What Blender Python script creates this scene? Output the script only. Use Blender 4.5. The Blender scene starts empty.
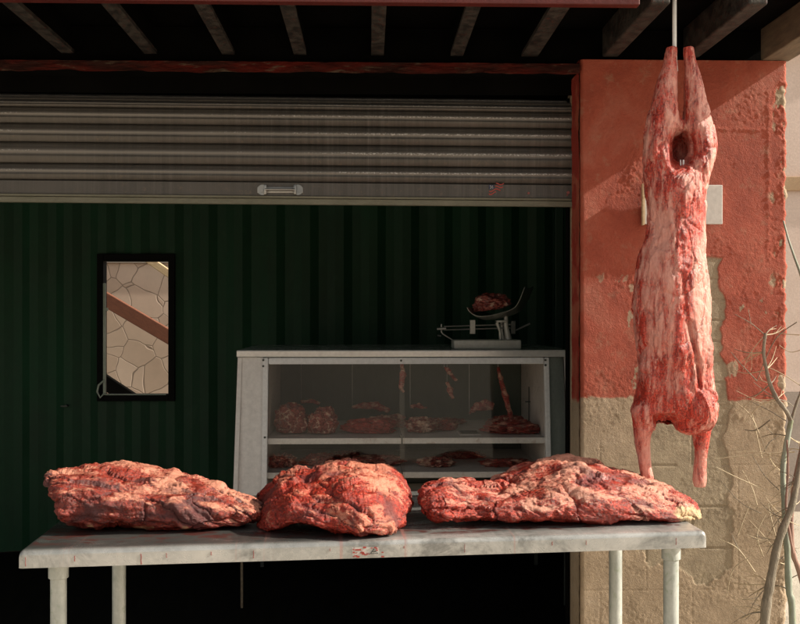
import bpy, bmesh, math, random
import numpy as np
from mathutils import Vector, Matrix
random.seed(7)
SC = bpy.context.scene
COL = SC.collection
R = math.radians
# ------------------------------------------------------------------ camera model
F = 1050.0; CX = 400.0; CY = 312.0; CAMZ = 1.5
TH = math.atan(31.0 / F)
def wp(px, py, Y):
    a = math.atan((px - CX) / F) + TH
    x = Y * math.tan(a)
    d = x * math.sin(TH) + Y * math.cos(TH)
    return Vector((x, Y, CAMZ + (CY - py) / F * d))
def wx(px, Y): return wp(px, CY, Y).x
def wz(py, Y, px=400): return wp(px, py, Y).z
# ------------------------------------------------------------------ noise
_rng = np.random.RandomState(11)
_PERM = np.tile(_rng.permutation(256), 3)
_G = _rng.normal(size=(256, 3)); _G /= np.linalg.norm(_G, axis=1)[:, None]
def perlin(p, seed=0):
    p = np.asarray(p, float) + seed * 17.137
    i = np.floor(p).astype(int); f = p - i; i &= 255
    u = f * f * f * (f * (f * 6 - 15) + 10)
    res = 0
    for dx in (0, 1):
        for dy in (0, 1):
            for dz in (0, 1):
                h = _PERM[_PERM[_PERM[(i[:, 0] + dx) & 255] + ((i[:, 1] + dy) & 255)] + ((i[:, 2] + dz) & 255)]
                g = _G[h]
                dot = g[:, 0] * (f[:, 0] - dx) + g[:, 1] * (f[:, 1] - dy) + g[:, 2] * (f[:, 2] - dz)
                w = (u[:, 0] if dx else 1 - u[:, 0]) * (u[:, 1] if dy else 1 - u[:, 1]) * (u[:, 2] if dz else 1 - u[:, 2])
                res = res + w * dot
    return res * 1.5
def fbm(p, o=4, seed=0, gain=.5):
    a = 1; s = 0; p = np.asarray(p, float)
    for k in range(o):
        s = s + a * perlin(p * (2.03 ** k), seed + k); a *= gain
    return s
def sstep(a, b, x):
    t = np.clip((x - a) / (b - a), 0, 1); return t * t * (3 - 2 * t)
# ------------------------------------------------------------------ object helpers
def tag(o, label=None, cat=None, group=None, kind=None):
    if label: o['label'] = label
    if cat: o['category'] = cat
    if group: o['group'] = group
    if kind: o['kind'] = kind
    return o
def thing(name, label, cat, loc=(0, 0, 0), rz=0, group=None):
    o = bpy.data.objects.new(name, None); COL.objects.link(o)
    o.location = loc; o.rotation_euler = (0, 0, rz); o.empty_display_size = .1
    return tag(o, label, cat, group)
def link(name, me, mat=None, parent=None, world=True):
    o = bpy.data.objects.new(name, me); COL.objects.link(o)
    if mat is not None:
        me.materials.clear(); me.materials.append(mat)
    if parent is not None:
        o.parent = parent
        if world:
            bpy.context.view_layer.update()
            o.matrix_parent_inverse = parent.matrix_world.inverted()
    return o
class MB:
    def __init__(s): s.bm = bmesh.new()
    def box(s, x0, x1, y0, y1, z0, z1, bev=0, seg=2):
        r = bmesh.ops.create_cube(s.bm, size=1)
        for v in r['verts']:
            v.co = Vector((x0 + (v.co.x + .5) * (x1 - x0), y0 + (v.co.y + .5) * (y1 - y0), z0 + (v.co.z + .5) * (z1 - z0)))
        if bev:
            es = list({e for v in r['verts'] for e in v.link_edges})
            bmesh.ops.bevel(s.bm, geom=es, offset=bev, segments=seg, affect='EDGES', profile=.5)
        return s
    def tube(s, pts, rad, n=10, cap=True):
        pts = [Vector(p) for p in pts]
        if not hasattr(rad, '__len__'): rad = [rad] * len(pts)
        rings = []; prev = None
        for i, p in enumerate(pts):
            a = pts[max(0, i - 1)]; b = pts[min(len(pts) - 1, i + 1)]
            t = (b - a).normalized()
            if prev is None:
                u = t.orthogonal().normalized()
            else:
                u = (prev - t * prev.dot(t)).normalized()
            prev = u; w = t.cross(u)
            rings.append([s.bm.verts.new(p + (u * math.cos(k * 2 * math.pi / n) + w * math.sin(k * 2 * math.pi / n)) * rad[i]) for k in range(n)])
        for a, b in zip(rings, rings[1:]):
            for k in range(n):
                s.bm.faces.new((a[k], a[(k + 1) % n], b[(k + 1) % n], b[k]))
        if cap:
            s.bm.faces.new(rings[0][::-1]); s.bm.faces.new(rings[-1])
        return s
    def prism(s, poly, axis, a, b):
        """poly 2D list extruded along axis between a and b"""
        def mk(p, t):
            if axis == 'x': return (t, p[0], p[1])
            if axis == 'y': return (p[0], t, p[1])
            return (p[0], p[1], t)
        A = [s.bm.verts.new(mk(p, a)) for p in poly]; B = [s.bm.verts.new(mk(p, b)) for p in poly]
        s.bm.faces.new(A); s.bm.faces.new(B[::-1])
        n = len(poly)
        for i in range(n): s.bm.faces.new((A[i], B[i], B[(i + 1) % n], A[(i + 1) % n]))
        return s
    def hexa(s, lo, hi):
        """lo, hi: 4 points each"""
        A = [s.bm.verts.new(p) for p in lo]; B = [s.bm.verts.new(p) for p in hi]
        s.bm.faces.new(A[::-1]); s.bm.faces.new(B)
        for i in range(4): s.bm.faces.new((A[i], A[(i + 1) % 4], B[(i + 1) % 4], B[i]))
        return s
    def build(s, name, mat, parent=None, smooth=False, ang=40):
        bmesh.ops.recalc_face_normals(s.bm, faces=s.bm.faces)
        me = bpy.data.meshes.new(name); s.bm.to_mesh(me); s.bm.free()
        if smooth:
            me.shade_smooth()
            try: me.set_sharp_from_angle(angle=R(ang))
            except Exception: pass
        return link(name, me, mat, parent)
def grid_mesh(name, P, nu, nv, wrap=False, caps=False):
    """P (nu,nv,3)"""
    idx = np.arange(nu * nv).reshape(nu, nv)
    if wrap:
        nx = np.roll(idx, -1, axis=1)
        q = np.stack([idx[:-1], idx[1:], nx[1:], nx[:-1]], -1).reshape(-1, 4)
    else:
        q = np.stack([idx[:-1, :-1], idx[1:, :-1], idx[1:, 1:], idx[:-1, 1:]], -1).reshape(-1, 4)
    faces = q.tolist()
    V = P.reshape(-1, 3)
    if caps:
        V = np.vstack([V, P[0].mean(0), P[-1].mean(0)]); a = nu * nv; b = a + 1
        for k in range(nv):
            faces.append((int(idx[0, k]), int(idx[0, (k + 1) % nv]), a)); faces.append((int(idx[-1, (k + 1) % nv]), int(idx[-1, k]), b))
    me = bpy.data.meshes.new(name); me.from_pydata(V.tolist(), [], faces); me.update()
    bm = bmesh.new(); bm.from_mesh(me); bmesh.ops.recalc_face_normals(bm, faces=bm.faces); bm.to_mesh(me); bm.free()
    me.shade_smooth(); return me
def co(me):
    a = np.empty(len(me.vertices) * 3); me.vertices.foreach_get('co', a); return a.reshape(-1, 3)
def nrm(me):
    a = np.empty(len(me.vertices) * 3); me.vertex_normals.foreach_get('vector', a); return a.reshape(-1, 3)
def setco(me, P): me.vertices.foreach_set('co', P.reshape(-1).astype('f')); me.update()
def attr(me, name, v):
    at = me.attributes.new(name, 'FLOAT', 'POINT'); at.data.foreach_set('value', np.asarray(v, 'f'))
# ------------------------------------------------------------------ materials
def newmat(name):
    m = bpy.data.materials.new(name); m.use_nodes = True; nt = m.node_tree; nt.nodes.clear()
    out = nt.nodes.new('ShaderNodeOutputMaterial'); b = nt.nodes.new('ShaderNodeBsdfPrincipled')
    nt.links.new(b.outputs[0], out.inputs[0]); return m, nt, b
def N(nt, typ, **kw):
    n = nt.nodes.new(typ)
    for k, v in kw.items():
        if k in n.inputs: n.inputs[k].default_value = v
        else: setattr(n, k, v)
    return n
def coords(nt, scale=(1, 1, 1), kind='Object'):
    t = nt.nodes.new('ShaderNodeTexCoord'); m = nt.nodes.new('ShaderNodeMapping')
    nt.links.new(t.outputs[kind], m.inputs[0]); m.inputs['Scale'].default_value = scale; return m.outputs[0]
def ramp(nt, fac, stops):
    r = nt.nodes.new('ShaderNodeValToRGB'); e = r.color_ramp.elements
    while len(e) < len(stops): e.new(.5)
    for k, (p, c) in enumerate(stops):
        e[k].position = p; e[k].color = (*c, 1) if len(c) == 3 else c
    nt.links.new(fac, r.inputs[0]); return r.outputs[0]
def mix(nt, fac, a, b, blend='MIX'):
    m = nt.nodes.new('ShaderNodeMix'); m.data_type = 'RGBA'; m.blend_type = blend
    for s, v in ((m.inputs[0], fac), (m.inputs[6], a), (m.inputs[7], b)):
        if hasattr(v, 'links') or isinstance(v, bpy.types.NodeSocket): nt.links.new(v, s)
        elif isinstance(v, (int, float)): s.default_value = v
        else: s.default_value = (*v, 1)
    return m.outputs[2]
def noise(nt, vec, scale, detail=6, rough=.6, dist=0):
    n = N(nt, 'ShaderNodeTexNoise', Scale=scale, Detail=detail, Roughness=rough, Distortion=dist)
    nt.links.new(vec, n.inputs['Vector']); return n.outputs[0]
def bump(nt, b, h, strength=.3, dist=.01):
    n = N(nt, 'ShaderNodeBump', Strength=strength, Distance=dist); nt.links.new(h, n.inputs['Height']); nt.links.new(n.outputs[0], b.inputs['Normal'])
def surf(name, c1, c2, rough=.6, metal=0., scale=6, stretch=(1, 1, 1), bmp=.2, bd=.004, c3=None, lo=.35, hi=.65, spec=.5, rvar=.15, fine=60):
    m, nt, b = newmat(name); v = coords(nt, stretch)
    n = noise(nt, v, scale, 8, .65)
    c = ramp(nt, n, [(lo, c1), (hi, c2)])
    n2 = noise(nt, v, fine, 5, .7)
    if c3 is not None:
        c = mix(nt, ramp(nt, noise(nt, v, scale * 2.3, 8, .7, .6), [(.55, (0, 0, 0)), (.66, (1, 1, 1))]), c, c3)
    c = mix(nt, .35, c, ramp(nt, n2, [(.3, (.45, .45, .45)), (.7, (1.5 if False else 1, 1, 1))]), 'MULTIPLY')
    nt.links.new(c, b.inputs['Base Color'])
    b.inputs['Metallic'].default_value = metal; b.inputs['Specular IOR Level'].default_value = spec
    mr = N(nt, 'ShaderNodeMapRange'); mr.inputs[3].default_value = max(.02, rough - rvar); mr.inputs[4].default_value = min(1, rough + rvar)
    nt.links.new(n, mr.inputs[0]); nt.links.new(mr.outputs[0], b.inputs['Roughness'])
    if bmp: bump(nt, b, n2, bmp, bd)
    return m
M = {}
M['green'] = surf('container_green', (.003, .032, .012), (.005, .050, .020), .6, 0, 3, (1, 1, .5), .15, .003, c3=(.009, .046, .02), spec=.3)
M['greenpost'] = surf('post_green', (.005, .028, .015), (.008, .040, .022), .5, 0, 4, (1, 1, .4), .15)
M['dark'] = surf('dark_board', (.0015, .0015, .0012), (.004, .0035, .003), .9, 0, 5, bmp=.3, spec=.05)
M['floorwood'] = surf('dark_floor', (.004, .004, .0035), (.009, .008, .007), .9, 0, 4, (6, 1, 1), .3, spec=.08)
M['rafter'] = surf('rusty_steel', (.010, .008, .006), (.050, .042, .034), .7, .1, 22, (1.5, 1, 1.5), .5, .004, c3=(.07, .014, .008), lo=.42, hi=.6)
M['endboard'] = surf('weathered_board', (.12, .09, .06), (.22, .17, .11), .8, 0, 9, (6, 1, 6), .5, .004)
M['redpaint'] = surf('red_fascia', (.08, .006, .004), (.11, .009, .006), .5, 0, 8, bmp=.3, c3=(.10, .01, .008))
M['lintel'] = surf('peeling_red_lintel', (.035, .012, .009), (.10, .012, .008), .9, 0, 7, (.6, 1, 3), .9, .008, spec=.1, c3=(.13, .095, .065), lo=.42, hi=.6)
M['casemetal'] = surf('case_metal', (.74, .71, .69), (.80, .77, .75), .42, .0, 4, bmp=.08, fine=40, rvar=.1)
M['caseframe'] = surf('case_frame', (.78, .78, .78), (.84, .84, .84), .35, .0, 5, bmp=.05, rvar=.08)
M['caselid'] = surf('case_lid', (.70, .70, .68), (.78, .78, .76), .22, .4, 5, bmp=.04, rvar=.08)
M['casewing'] = surf('case_wing', (.34, .40, .38), (.42, .48, .45), .3, .3, 5, bmp=.04, rvar=.08)
M['liner'] = surf('case_liner', (.66, .60, .56), (.74, .68, .63), .5, 0, 6, bmp=.1, c3=(.55, .48, .43))
M['caseback'] = surf('case_back_panel', (.05, .075, .055), (.08, .105, .08), .5, 0, 3, (1, 1, .4), bmp=.1)
M['shelf'] = surf('case_shelf', (.72, .70, .68), (.80, .78, .76), .4, .0, 6, bmp=.1, c3=(.60, .52, .48))
M['leg'] = surf('galvanised_leg', (.42, .45, .42), (.60, .62, .58), .45, .3, 14, (1, 1, .6), .25, .002, c3=(.35, .40, .31))
M['branch'] = surf('bark', (.17, .14, .10), (.30, .26, .20), .85, 0, 14, (2, 2, .5), .9, .006, c3=(.38, .32, .24))
M['twig'] = surf('dry_twig', (.50, .40, .26), (.62, .52, .36), .8, 0, 20, bmp=.3)
M['barkred'] = surf('reddish_bark', (.26, .15, .12), (.36, .22, .17), .8, 0, 14, (2, 2, .5), .6, .004)
M['barkgreen'] = surf('greenish_bark', (.22, .25, .19), (.34, .37, .30), .7, 0, 10, (1, 1, .4), .4, .003, c3=(.24, .26, .14))
M['paper'] = surf('white_notice', (.62, .60, .56), (.70, .68, .64), .6, 0, 6, bmp=.1)
M['wood'] = surf('reddish_timber', (.14, .045, .022), (.20, .07, .035), .75, 0, 7, (2, 8, 8), .4)
M['palewood'] = surf('pale_timber', (.50, .36, .20), (.64, .48, .30), .8, 0, 7, (2, 8, 8), .4)
M['frameblack'] = surf('black_frame', (.002, .002, .002), (.004, .004, .0035), .7, 0, 6, bmp=.1, spec=.1)
M['cord'] = surf('pale_green_strip', (.30, .36, .30), (.42, .48, .42), .5, 0, 6, bmp=.1)
M['pink'] = surf('pink_render', (.72, .56, .49), (.80, .64, .57), .85, 0, 3, bmp=.3)
M['lowpink'] = surf('grey_render', (.34, .28, .25), (.42, .35, .31), .85, 0, 3, bmp=.3)
M['tanband'] = surf('tan_band', (.42, .27, .16), (.50, .34, .21), .8, 0, 5, bmp=.3)
M['whitetrim'] = surf('white_trim', (.78, .77, .75), (.84, .83, .81), .6, 0, 4, bmp=.1)
M['steel'] = surf('bright_steel', (.30, .30, .29), (.42, .42, .40), .35, .8, 8, bmp=.05)
M['iron'] = surf('scale_enamel', (.40, .40, .36), (.52, .52, .47), .4, .1, 10, bmp=.15)
M['darkiron'] = surf('dark_iron', (.04, .045, .04), (.08, .085, .075), .5, .4, 10, bmp=.15)
M['pan'] = surf('scale_pan_metal', (.34, .34, .30), (.45, .44, .39), .35, .8, 10, bmp=.1)
M['ground'] = surf('dusty_ground', (.42, .37, .30), (.54, .48, .40), .95, 0, 1.2, bmp=.6, bd=.01, c3=(.36, .31, .25))
M['brownwall'] = surf('brown_wall', (.20, .14, .10), (.28, .20, .14), .9, 0, 2, bmp=.3)
M['blue'] = surf('sticker_blue', (.02, .03, .07), (.03, .04, .10), .5, 0, 6, bmp=0)
M['stred'] = surf('sticker_red', (.38, .05, .04), (.45, .07, .05), .5, 0, 6, bmp=0)
M['stwhite'] = surf('sticker_white', (.55, .52, .48), (.62, .58, .54), .5, 0, 6, bmp=0)
M['blood'] = surf('dried_blood', (.26, .06, .055), (.36, .12, .11), .5, 0, 30, bmp=0)
M['shutterbar'] = surf('shutter_bottom_bar', (.15, .145, .10), (.21, .20, .15), .5, .4, 8, (1, 1, 3), .3)

def shutter_mat():
    m, nt, b = newmat('galvanised_shutter'); v = coords(nt)
    vs = coords(nt, (40, 1, .8)); vh = coords(nt, (1.2, 1, 30))
    st = noise(nt, vs, 1.6, 7, .75); big = noise(nt, v, 1.3, 4, .6); sp = noise(nt, v, 55, 5, .75)
    c = ramp(nt, st, [(.3, (.045, .042, .038)), (.55, (.09, .083, .075)), (.75, (.15, .14, .128))])
    c = mix(nt, ramp(nt, noise(nt, vs, .6, 5, .7), [(.45, (0, 0, 0)), (.75, (.7, .7, .7))]), c, (.065, .057, .048))
    c = mix(nt, ramp(nt, big, [(.4, (0, 0, 0)), (.7, (.8, .8, .8))]), c, (.11, .098, .085))
    c = mix(nt, ramp(nt, sp, [(.36, (1, 1, 1)), (.42, (0, 0, 0))]), c, (.12, .10, .08))
    # slat highlight put into the colour, then white paint flecks along the crowns (attribute crown is highest at the crown of every slat)
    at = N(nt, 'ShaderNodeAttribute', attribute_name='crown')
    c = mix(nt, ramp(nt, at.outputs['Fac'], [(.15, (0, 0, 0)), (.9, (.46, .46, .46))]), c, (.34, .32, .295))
    fl = noise(nt, coords(nt, (60, 1, 120)), 2.2, 4, .7)
    lm = ramp(nt, noise(nt, v, 1.1, 3, .5), [(.38, (.72, .72, .72)), (.62, (1, 1, 1))])
    fm_ = N(nt, 'ShaderNodeMath', operation='MULTIPLY'); nt.links.new(fl, fm_.inputs[0]); nt.links.new(lm, fm_.inputs[1]); fl = fm_.outputs[0]
    mul = N(nt, 'ShaderNodeMath', operation='MULTIPLY'); nt.links.new(at.outputs['Fac'], mul.inputs[0]); nt.links.new(fl, mul.inputs[1])
    c = mix(nt, ramp(nt, mul.outputs[0], [(.47, (0, 0, 0)), (.53, (.75, .75, .75))]), c, (.74, .73, .70))
    nt.links.new(c, b.inputs['Base Color']); b.inputs['Metallic'].default_value = .35; b.inputs['Roughness'].default_value = .42
    bump(nt, b, sp, .35, .003); return m
M['shutter'] = shutter_mat()

def table_mat():
    m, nt, b = newmat('worn_table_steel'); v = coords(nt)
    n1 = noise(nt, v, 3.2, 8, .65, .5); n2 = noise(nt, coords(nt, (.7, 2.0, 1)), 6, 8, .7, 1.2); n3 = noise(nt, coords(nt, (20, 1.5, 20)), 3, 5, .7)
    c = ramp(nt, n1, [(.35, (.36, .37, .36)), (.65, (.58, .58, .56))])
    c = mix(nt, ramp(nt, n2, [(.47, (0, 0, 0)), (.62, (.75, .75, .75))]), c, (.14, .14, .13))
    c = mix(nt, ramp(nt, n3, [(.45, (0, 0, 0)), (.8, (.4, .4, .4))]), c, (.75, .73, .70))
    ta = N(nt, 'ShaderNodeAttribute', attribute_name='painted_shade')
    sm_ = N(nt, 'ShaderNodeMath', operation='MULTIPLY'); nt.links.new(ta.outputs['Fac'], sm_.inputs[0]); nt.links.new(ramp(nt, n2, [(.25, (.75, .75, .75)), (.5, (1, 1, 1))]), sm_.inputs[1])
    c = mix(nt, sm_.outputs[0], c, ramp(nt, n1, [(.3, (.045, .05, .048)), (.7, (.10, .10, .095))]))  # dark reflection and shade painted into the top colour, mottled like grime
    ba_ = N(nt, 'ShaderNodeAttribute', attribute_name='stain'); bn = noise(nt, coords(nt, (1, 1.8, 1)), 13, 6, .65, .8)
    bm_ = N(nt, 'ShaderNodeMath', operation='MULTIPLY'); nt.links.new(ba_.outputs['Fac'], bm_.inputs[0]); nt.links.new(ramp(nt, bn, [(.50, (0, 0, 0)), (.58, (.8, .8, .8))]), bm_.inputs[1])
    c = mix(nt, bm_.outputs[0], c, (.12, .028, .022))
    dr = noise(nt, coords(nt, (34, .6, .6)), 1.0, 4, .65)
    c = mix(nt, ramp(nt, dr, [(.62, (0, 0, 0)), (.72, (.55, .55, .55))]), c, (.48, .22, .19))
    nt.links.new(c, b.inputs['Base Color']); b.inputs['Metallic'].default_value = .5
    r = ramp(nt, n2, [(.35, (.22, .22, .22)), (.65, (.45, .45, .45))]); nt.links.new(r, b.inputs['Roughness'])
    bump(nt, b, n3, .06, .001); return m
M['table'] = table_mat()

def glass_mat():
    m = bpy.data.materials.new('case_glass'); m.use_nodes = True; nt = m.node_tree; nt.nodes.clear()
    out = nt.nodes.new('ShaderNodeOutputMaterial')
    tr = N(nt, 'ShaderNodeBsdfTransparent'); tr.inputs[0].default_value = (.985, .98, .97, 1)
    gl = N(nt, 'ShaderNodeBsdfGlossy', Roughness=.03); gl.inputs[0].default_value = (.80, .66, .54, 1)
    geo = nt.nodes.new('ShaderNodeNewGeometry'); mr = N(nt, 'ShaderNodeMapRange'); mr.inputs[3].default_value = 1.32; mr.inputs[4].default_value = 1 / 1.32
    nt.links.new(geo.outputs['Backfacing'], mr.inputs[0])
    fr = N(nt, 'ShaderNodeFresnel'); nt.links.new(mr.outputs[0], fr.inputs[0])
    mx = nt.nodes.new('ShaderNodeMixShader'); nt.links.new(fr.outputs[0], mx.inputs[0]); nt.links.new(tr.outputs[0], mx.inputs[1]); nt.links.new(gl.outputs[0], mx.inputs[2])
    df = N(nt, 'ShaderNodeBsdfDiffuse'); df.inputs[0].default_value = (.5, .45, .40, 1)
    v = coords(nt); n = noise(nt, v, 2.5, 8, .7, .8)
    rr = ramp(nt, n, [(.35, (.0, .0, .0)), (.75, (.02, .018, .016))])
    mx2 = nt.nodes.new('ShaderNodeMixShader'); nt.links.new(rr, mx2.inputs[0]); nt.links.new(mx.outputs[0], mx2.inputs[1]); nt.links.new(df.outputs[0], mx2.inputs[2])
    nt.links.new(mx2.outputs[0], out.inputs[0]); return m
M['glass'] = glass_mat()

def meat_mat(name, red=(.36, .035, .028), deep=(.13, .012, .012), fat=(.66, .36, .28), purple=(.13, .045, .055), stretch=(1, 3, 3), rough=.33, bs=.5, yellow=None, sss=.04, nk=1.5, lo=.40, hi=.72, sin=(1, 5, 6), sk=.25):
    m, nt, b = newmat(name); v = coords(nt)
    vs = coords(nt, stretch)
    n = noise(nt, vs, 26, 8, .7, .8); nb = noise(nt, v, 9, 6, .65, .5); nf = noise(nt, vs, 95, 5, .7, .3)
    c = ramp(nt, n, [(.36, deep), (.50, red), (.70, tuple(min(1, k * 1.35 + .02) for k in red))])
    c = mix(nt, ramp(nt, noise(nt, v, 160, 4, .7), [(.42, (.75, .75, .75)), (.5, (0, 0, 0))]), c, tuple(k * .45 for k in deep))
    fa = N(nt, 'ShaderNodeAttribute', attribute_name='fat'); da = N(nt, 'ShaderNodeAttribute', attribute_name='dark')
    def addn(a, nz, k):
        s = N(nt, 'ShaderNodeMath', operation='SUBTRACT'); nt.links.new(nz, s.inputs[0]); s.inputs[1].default_value = .5
        mm = N(nt, 'ShaderNodeMath', operation='MULTIPLY'); nt.links.new(s.outputs[0], mm.inputs[0]); mm.inputs[1].default_value = k
        ad = N(nt, 'ShaderNodeMath', operation='ADD'); nt.links.new(a, ad.inputs[0]); nt.links.new(mm.outputs[0], ad.inputs[1]); return ad.outputs[0]
    f = addn(addn(fa.outputs['Fac'], n, nk), nf, nk * .8)
    fatc = ramp(nt, nb, [(.35, tuple(k * .8 for k in fat)), (.6, fat), (.75, (min(1, fat[0] * 1.12), fat[1] * 1.3, fat[2] * 1.35))])
    c = mix(nt, ramp(nt, f, [(lo, (0, 0, 0)), (hi, (.95, .95, .95))]), c, fatc)
    sv = coords(nt, tuple(k * 1.0 for k in sin)); sn = noise(nt, sv, 9, 3, .5, .6)
    c = mix(nt, ramp(nt, sn, [(.485, (0, 0, 0)), (.50, (sk,) * 3), (.515, (0, 0, 0))]), c, (min(1, fat[0] * 1.1), fat[1] * 1.3, fat[2] * 1.3))
    d = addn(addn(da.outputs['Fac'], nb, 1.0), n, .6)
    c = mix(nt, ramp(nt, d, [(.45, (0, 0, 0)), (.8, (.85, .85, .85))]), c, purple)
    if yellow:
        ya = N(nt, 'ShaderNodeAttribute', attribute_name='yellow')
        c = mix(nt, ramp(nt, addn(ya.outputs['Fac'], nb, .8), [(.45, (0, 0, 0)), (.7, (.9, .9, .9))]), c, yellow)
    nt.links.new(c, b.inputs['Base Color'])
    r = ramp(nt, nb, [(.35, (rough - .12,) * 3), (.65, (rough + .15,) * 3)]); nt.links.new(r, b.inputs['Roughness'])
    b.inputs['Specular IOR Level'].default_value = .5
    if sss:
        b.inputs['Subsurface Weight'].default_value = sss; b.inputs['Subsurface Radius'].default_value = (1, .35, .25); b.inputs['Subsurface Scale'].default_value = .008
    ad = N(nt, 'ShaderNodeMath', operation='ADD'); nt.links.new(n, ad.inputs[0]); nt.links.new(nf, ad.inputs[1])
    ad2 = N(nt, 'ShaderNodeMath', operation='ADD'); nt.links.new(ad.outputs[0], ad2.inputs[0]); nt.links.new(noise(nt, v, 70, 5, .75, .5), ad2.inputs[1])
    bump(nt, b, ad2.outputs[0], bs, .006); return m
M['beef1'] = meat_mat('dried_beef', fat=(.62, .26, .17), red=(.29, .030, .014), deep=(.10, .010, .007), purple=(.085, .026, .026), bs=.7, yellow=(.60, .40, .20))
M['beef2'] = meat_mat('marbled_beef', fat=(.68, .25, .16), red=(.42, .032, .014), deep=(.15, .010, .007), purple=(.13, .030, .028), bs=.7, stretch=(1.2, 2.5, 3))
M['beef3'] = meat_mat('fatty_beef', fat=(.74, .34, .24), red=(.42, .038, .018), deep=(.17, .012, .008), purple=(.15, .038, .036), bs=.7, yellow=(.66, .47, .26))
M['goat'] = meat_mat('carcass_flesh', fat=(.74, .34, .27), red=(.52, .046, .022), deep=(.27, .020, .014), purple=(.20, .075, .08), sk=.6, sin=(6, 6, .6), stretch=(3, 3, .45), rough=.28, nk=1.0, lo=.26, hi=.84, sss=.10, bs=.6)
M['casemeat'] = meat_mat('case_meat', fat=(.68, .45, .34), red=(.28, .055, .038), deep=(.18, .03, .028), purple=(.11, .05, .055), stretch=(1, 2, 3), sss=0)  # own colours of the cuts inside the display case
M['casered'] = meat_mat('case_red_meat', fat=(.66, .38, .28), red=(.36, .035, .024), deep=(.17, .018, .014), purple=(.12, .04, .04), stretch=(1, 2, 3), sss=0)

def pier_mat():
    m, nt, b = newmat('painted_plaster'); v = coords(nt)
    ra = N(nt, 'ShaderNodeAttribute', attribute_name='red'); ba = N(nt, 'ShaderNodeAttribute', attribute_name='block')
    fa = N(nt, 'ShaderNodeAttribute', attribute_name='fresh')
    n = noise(nt, v, 5, 8, .65, .4); n2 = noise(nt, v, 90, 5, .7); n3 = noise(nt, v, 18, 8, .7)
    red = ramp(nt, n, [(.32, (.32, .064, .036)), (.5, (.40, .086, .048)), (.68, (.44, .13, .082))])
    red = mix(nt, ramp(nt, n3, [(.56, (0, 0, 0)), (.72, (.45, .45, .45))]), red, (.42, .26, .17))
    tan = ramp(nt, n, [(.3, (.33, .245, .16)), (.55, (.43, .325, .22)), (.75, (.50, .39, .28))])
    tan = mix(nt, ramp(nt, n3, [(.55, (0, 0, 0)), (.68, (.5, .5, .5))]), tan, (.26, .195, .125))
    blk = ramp(nt, n3, [(.35, (.31, .245, .165)), (.65, (.41, .33, .225))])
    c = mix(nt, ra.outputs['Fac'], tan, red); c = mix(nt, ba.outputs['Fac'], c, blk)
    c = mix(nt, fa.outputs['Fac'], c, (.32, .035, .022))
    c = mix(nt, .3, c, ramp(nt, n2, [(.3, (.5, .5, .5)), (.7, (1, 1, 1))]), 'MULTIPLY')
    nt.links.new(c, b.inputs['Base Color']); b.inputs['Roughness'].default_value = .75; b.inputs['Specular IOR Level'].default_value = .3
    sm_ = N(nt, 'ShaderNodeMath', operation='ADD'); nt.links.new(n2, sm_.inputs[0]); nt.links.new(noise(nt, v, 210, 4, .7), sm_.inputs[1])
    bump(nt, b, sm_.outputs[0], .75, .005); return m
M['pier'] = pier_mat()

def stone_mat():
    m, nt, b = newmat('crazy_paving_wall'); v = coords(nt, (1, .01, 1))
    nn = N(nt, 'ShaderNodeTexNoise', Scale=3., Detail=2.); nt.links.new(v, nn.inputs['Vector'])
    mxv = nt.nodes.new('ShaderNodeMix'); mxv.data_type = 'VECTOR'; mxv.inputs[0].default_value = .12
    nt.links.new(v, mxv.inputs[4]); nt.links.new(nn.outputs['Color'], mxv.inputs[5])
    vo = N(nt, 'ShaderNodeTexVoronoi', feature='DISTANCE_TO_EDGE', Scale=5.2); vo.inputs['Randomness'].default_value = .95
    nt.links.new(mxv.outputs[1], vo.inputs['Vector'])
    vc = N(nt, 'ShaderNodeTexVoronoi', Scale=5.2); vc.inputs['Randomness'].default_value = .95; nt.links.new(mxv.outputs[1], vc.inputs['Vector'])
    sep = nt.nodes.new('ShaderNodeSeparateColor'); nt.links.new(vc.outputs['Color'], sep.inputs[0])
    st = ramp(nt, sep.outputs[0], [(0, (.58, .44, .34)), (1, (.70, .55, .44))])
    st = mix(nt, .3, st, ramp(nt, noise(nt, v, 12, 6, .7), [(.3, (.7, .7, .7)), (.7, (1, 1, 1))]), 'MULTIPLY')
    e = ramp(nt, vo.outputs[0], [(.008, (0, 0, 0)), (.022, (1, 1, 1))])
    c = mix(nt, e, (.34, .26, .20), st); nt.links.new(c, b.inputs['Base Color']); b.inputs['Roughness'].default_value = .85
    bump(nt, b, e, .6, .01); return m
M['stone'] = stone_mat()
# ------------------------------------------------------------------ ground
tag(MB().box(-60, 60, -60, 90, -.3, 0).build('ground', M['ground']), kind='structure')
# unseen wall added behind the camera for the glass to reflect
ob = thing('reflected_wall', 'long low pinkish wall added unseen behind the photographer for the glass reflection', 'wall', (0, -20, 0))
MB().box(-26, 24, -20.3, -20, -.05, 2.6).build('masonry', M['pink'], ob)
MB().box(-26.05, 24.05, -20.35, -19.95, 2.603, 2.7, .02).build('coping', M['lowpink'], ob)
# ------------------------------------------------------------------ shipping container
CX0, CX1, CY0, CY1, CZ0, CZ1 = -4.6, 1.2, 4.1, 6.5, .03, 2.62
cont = thing('shipping_container', 'dark green corrugated shipping container used as the butcher shop room', 'shipping container', (-1.7, 5.3, 0))
WX0, WX1 = wx(103, 6.5), wx(170.5, 6.5); WZ0, WZ1 = wz(396, 6.5, 137), wz(259, 6.5, 137)
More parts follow.
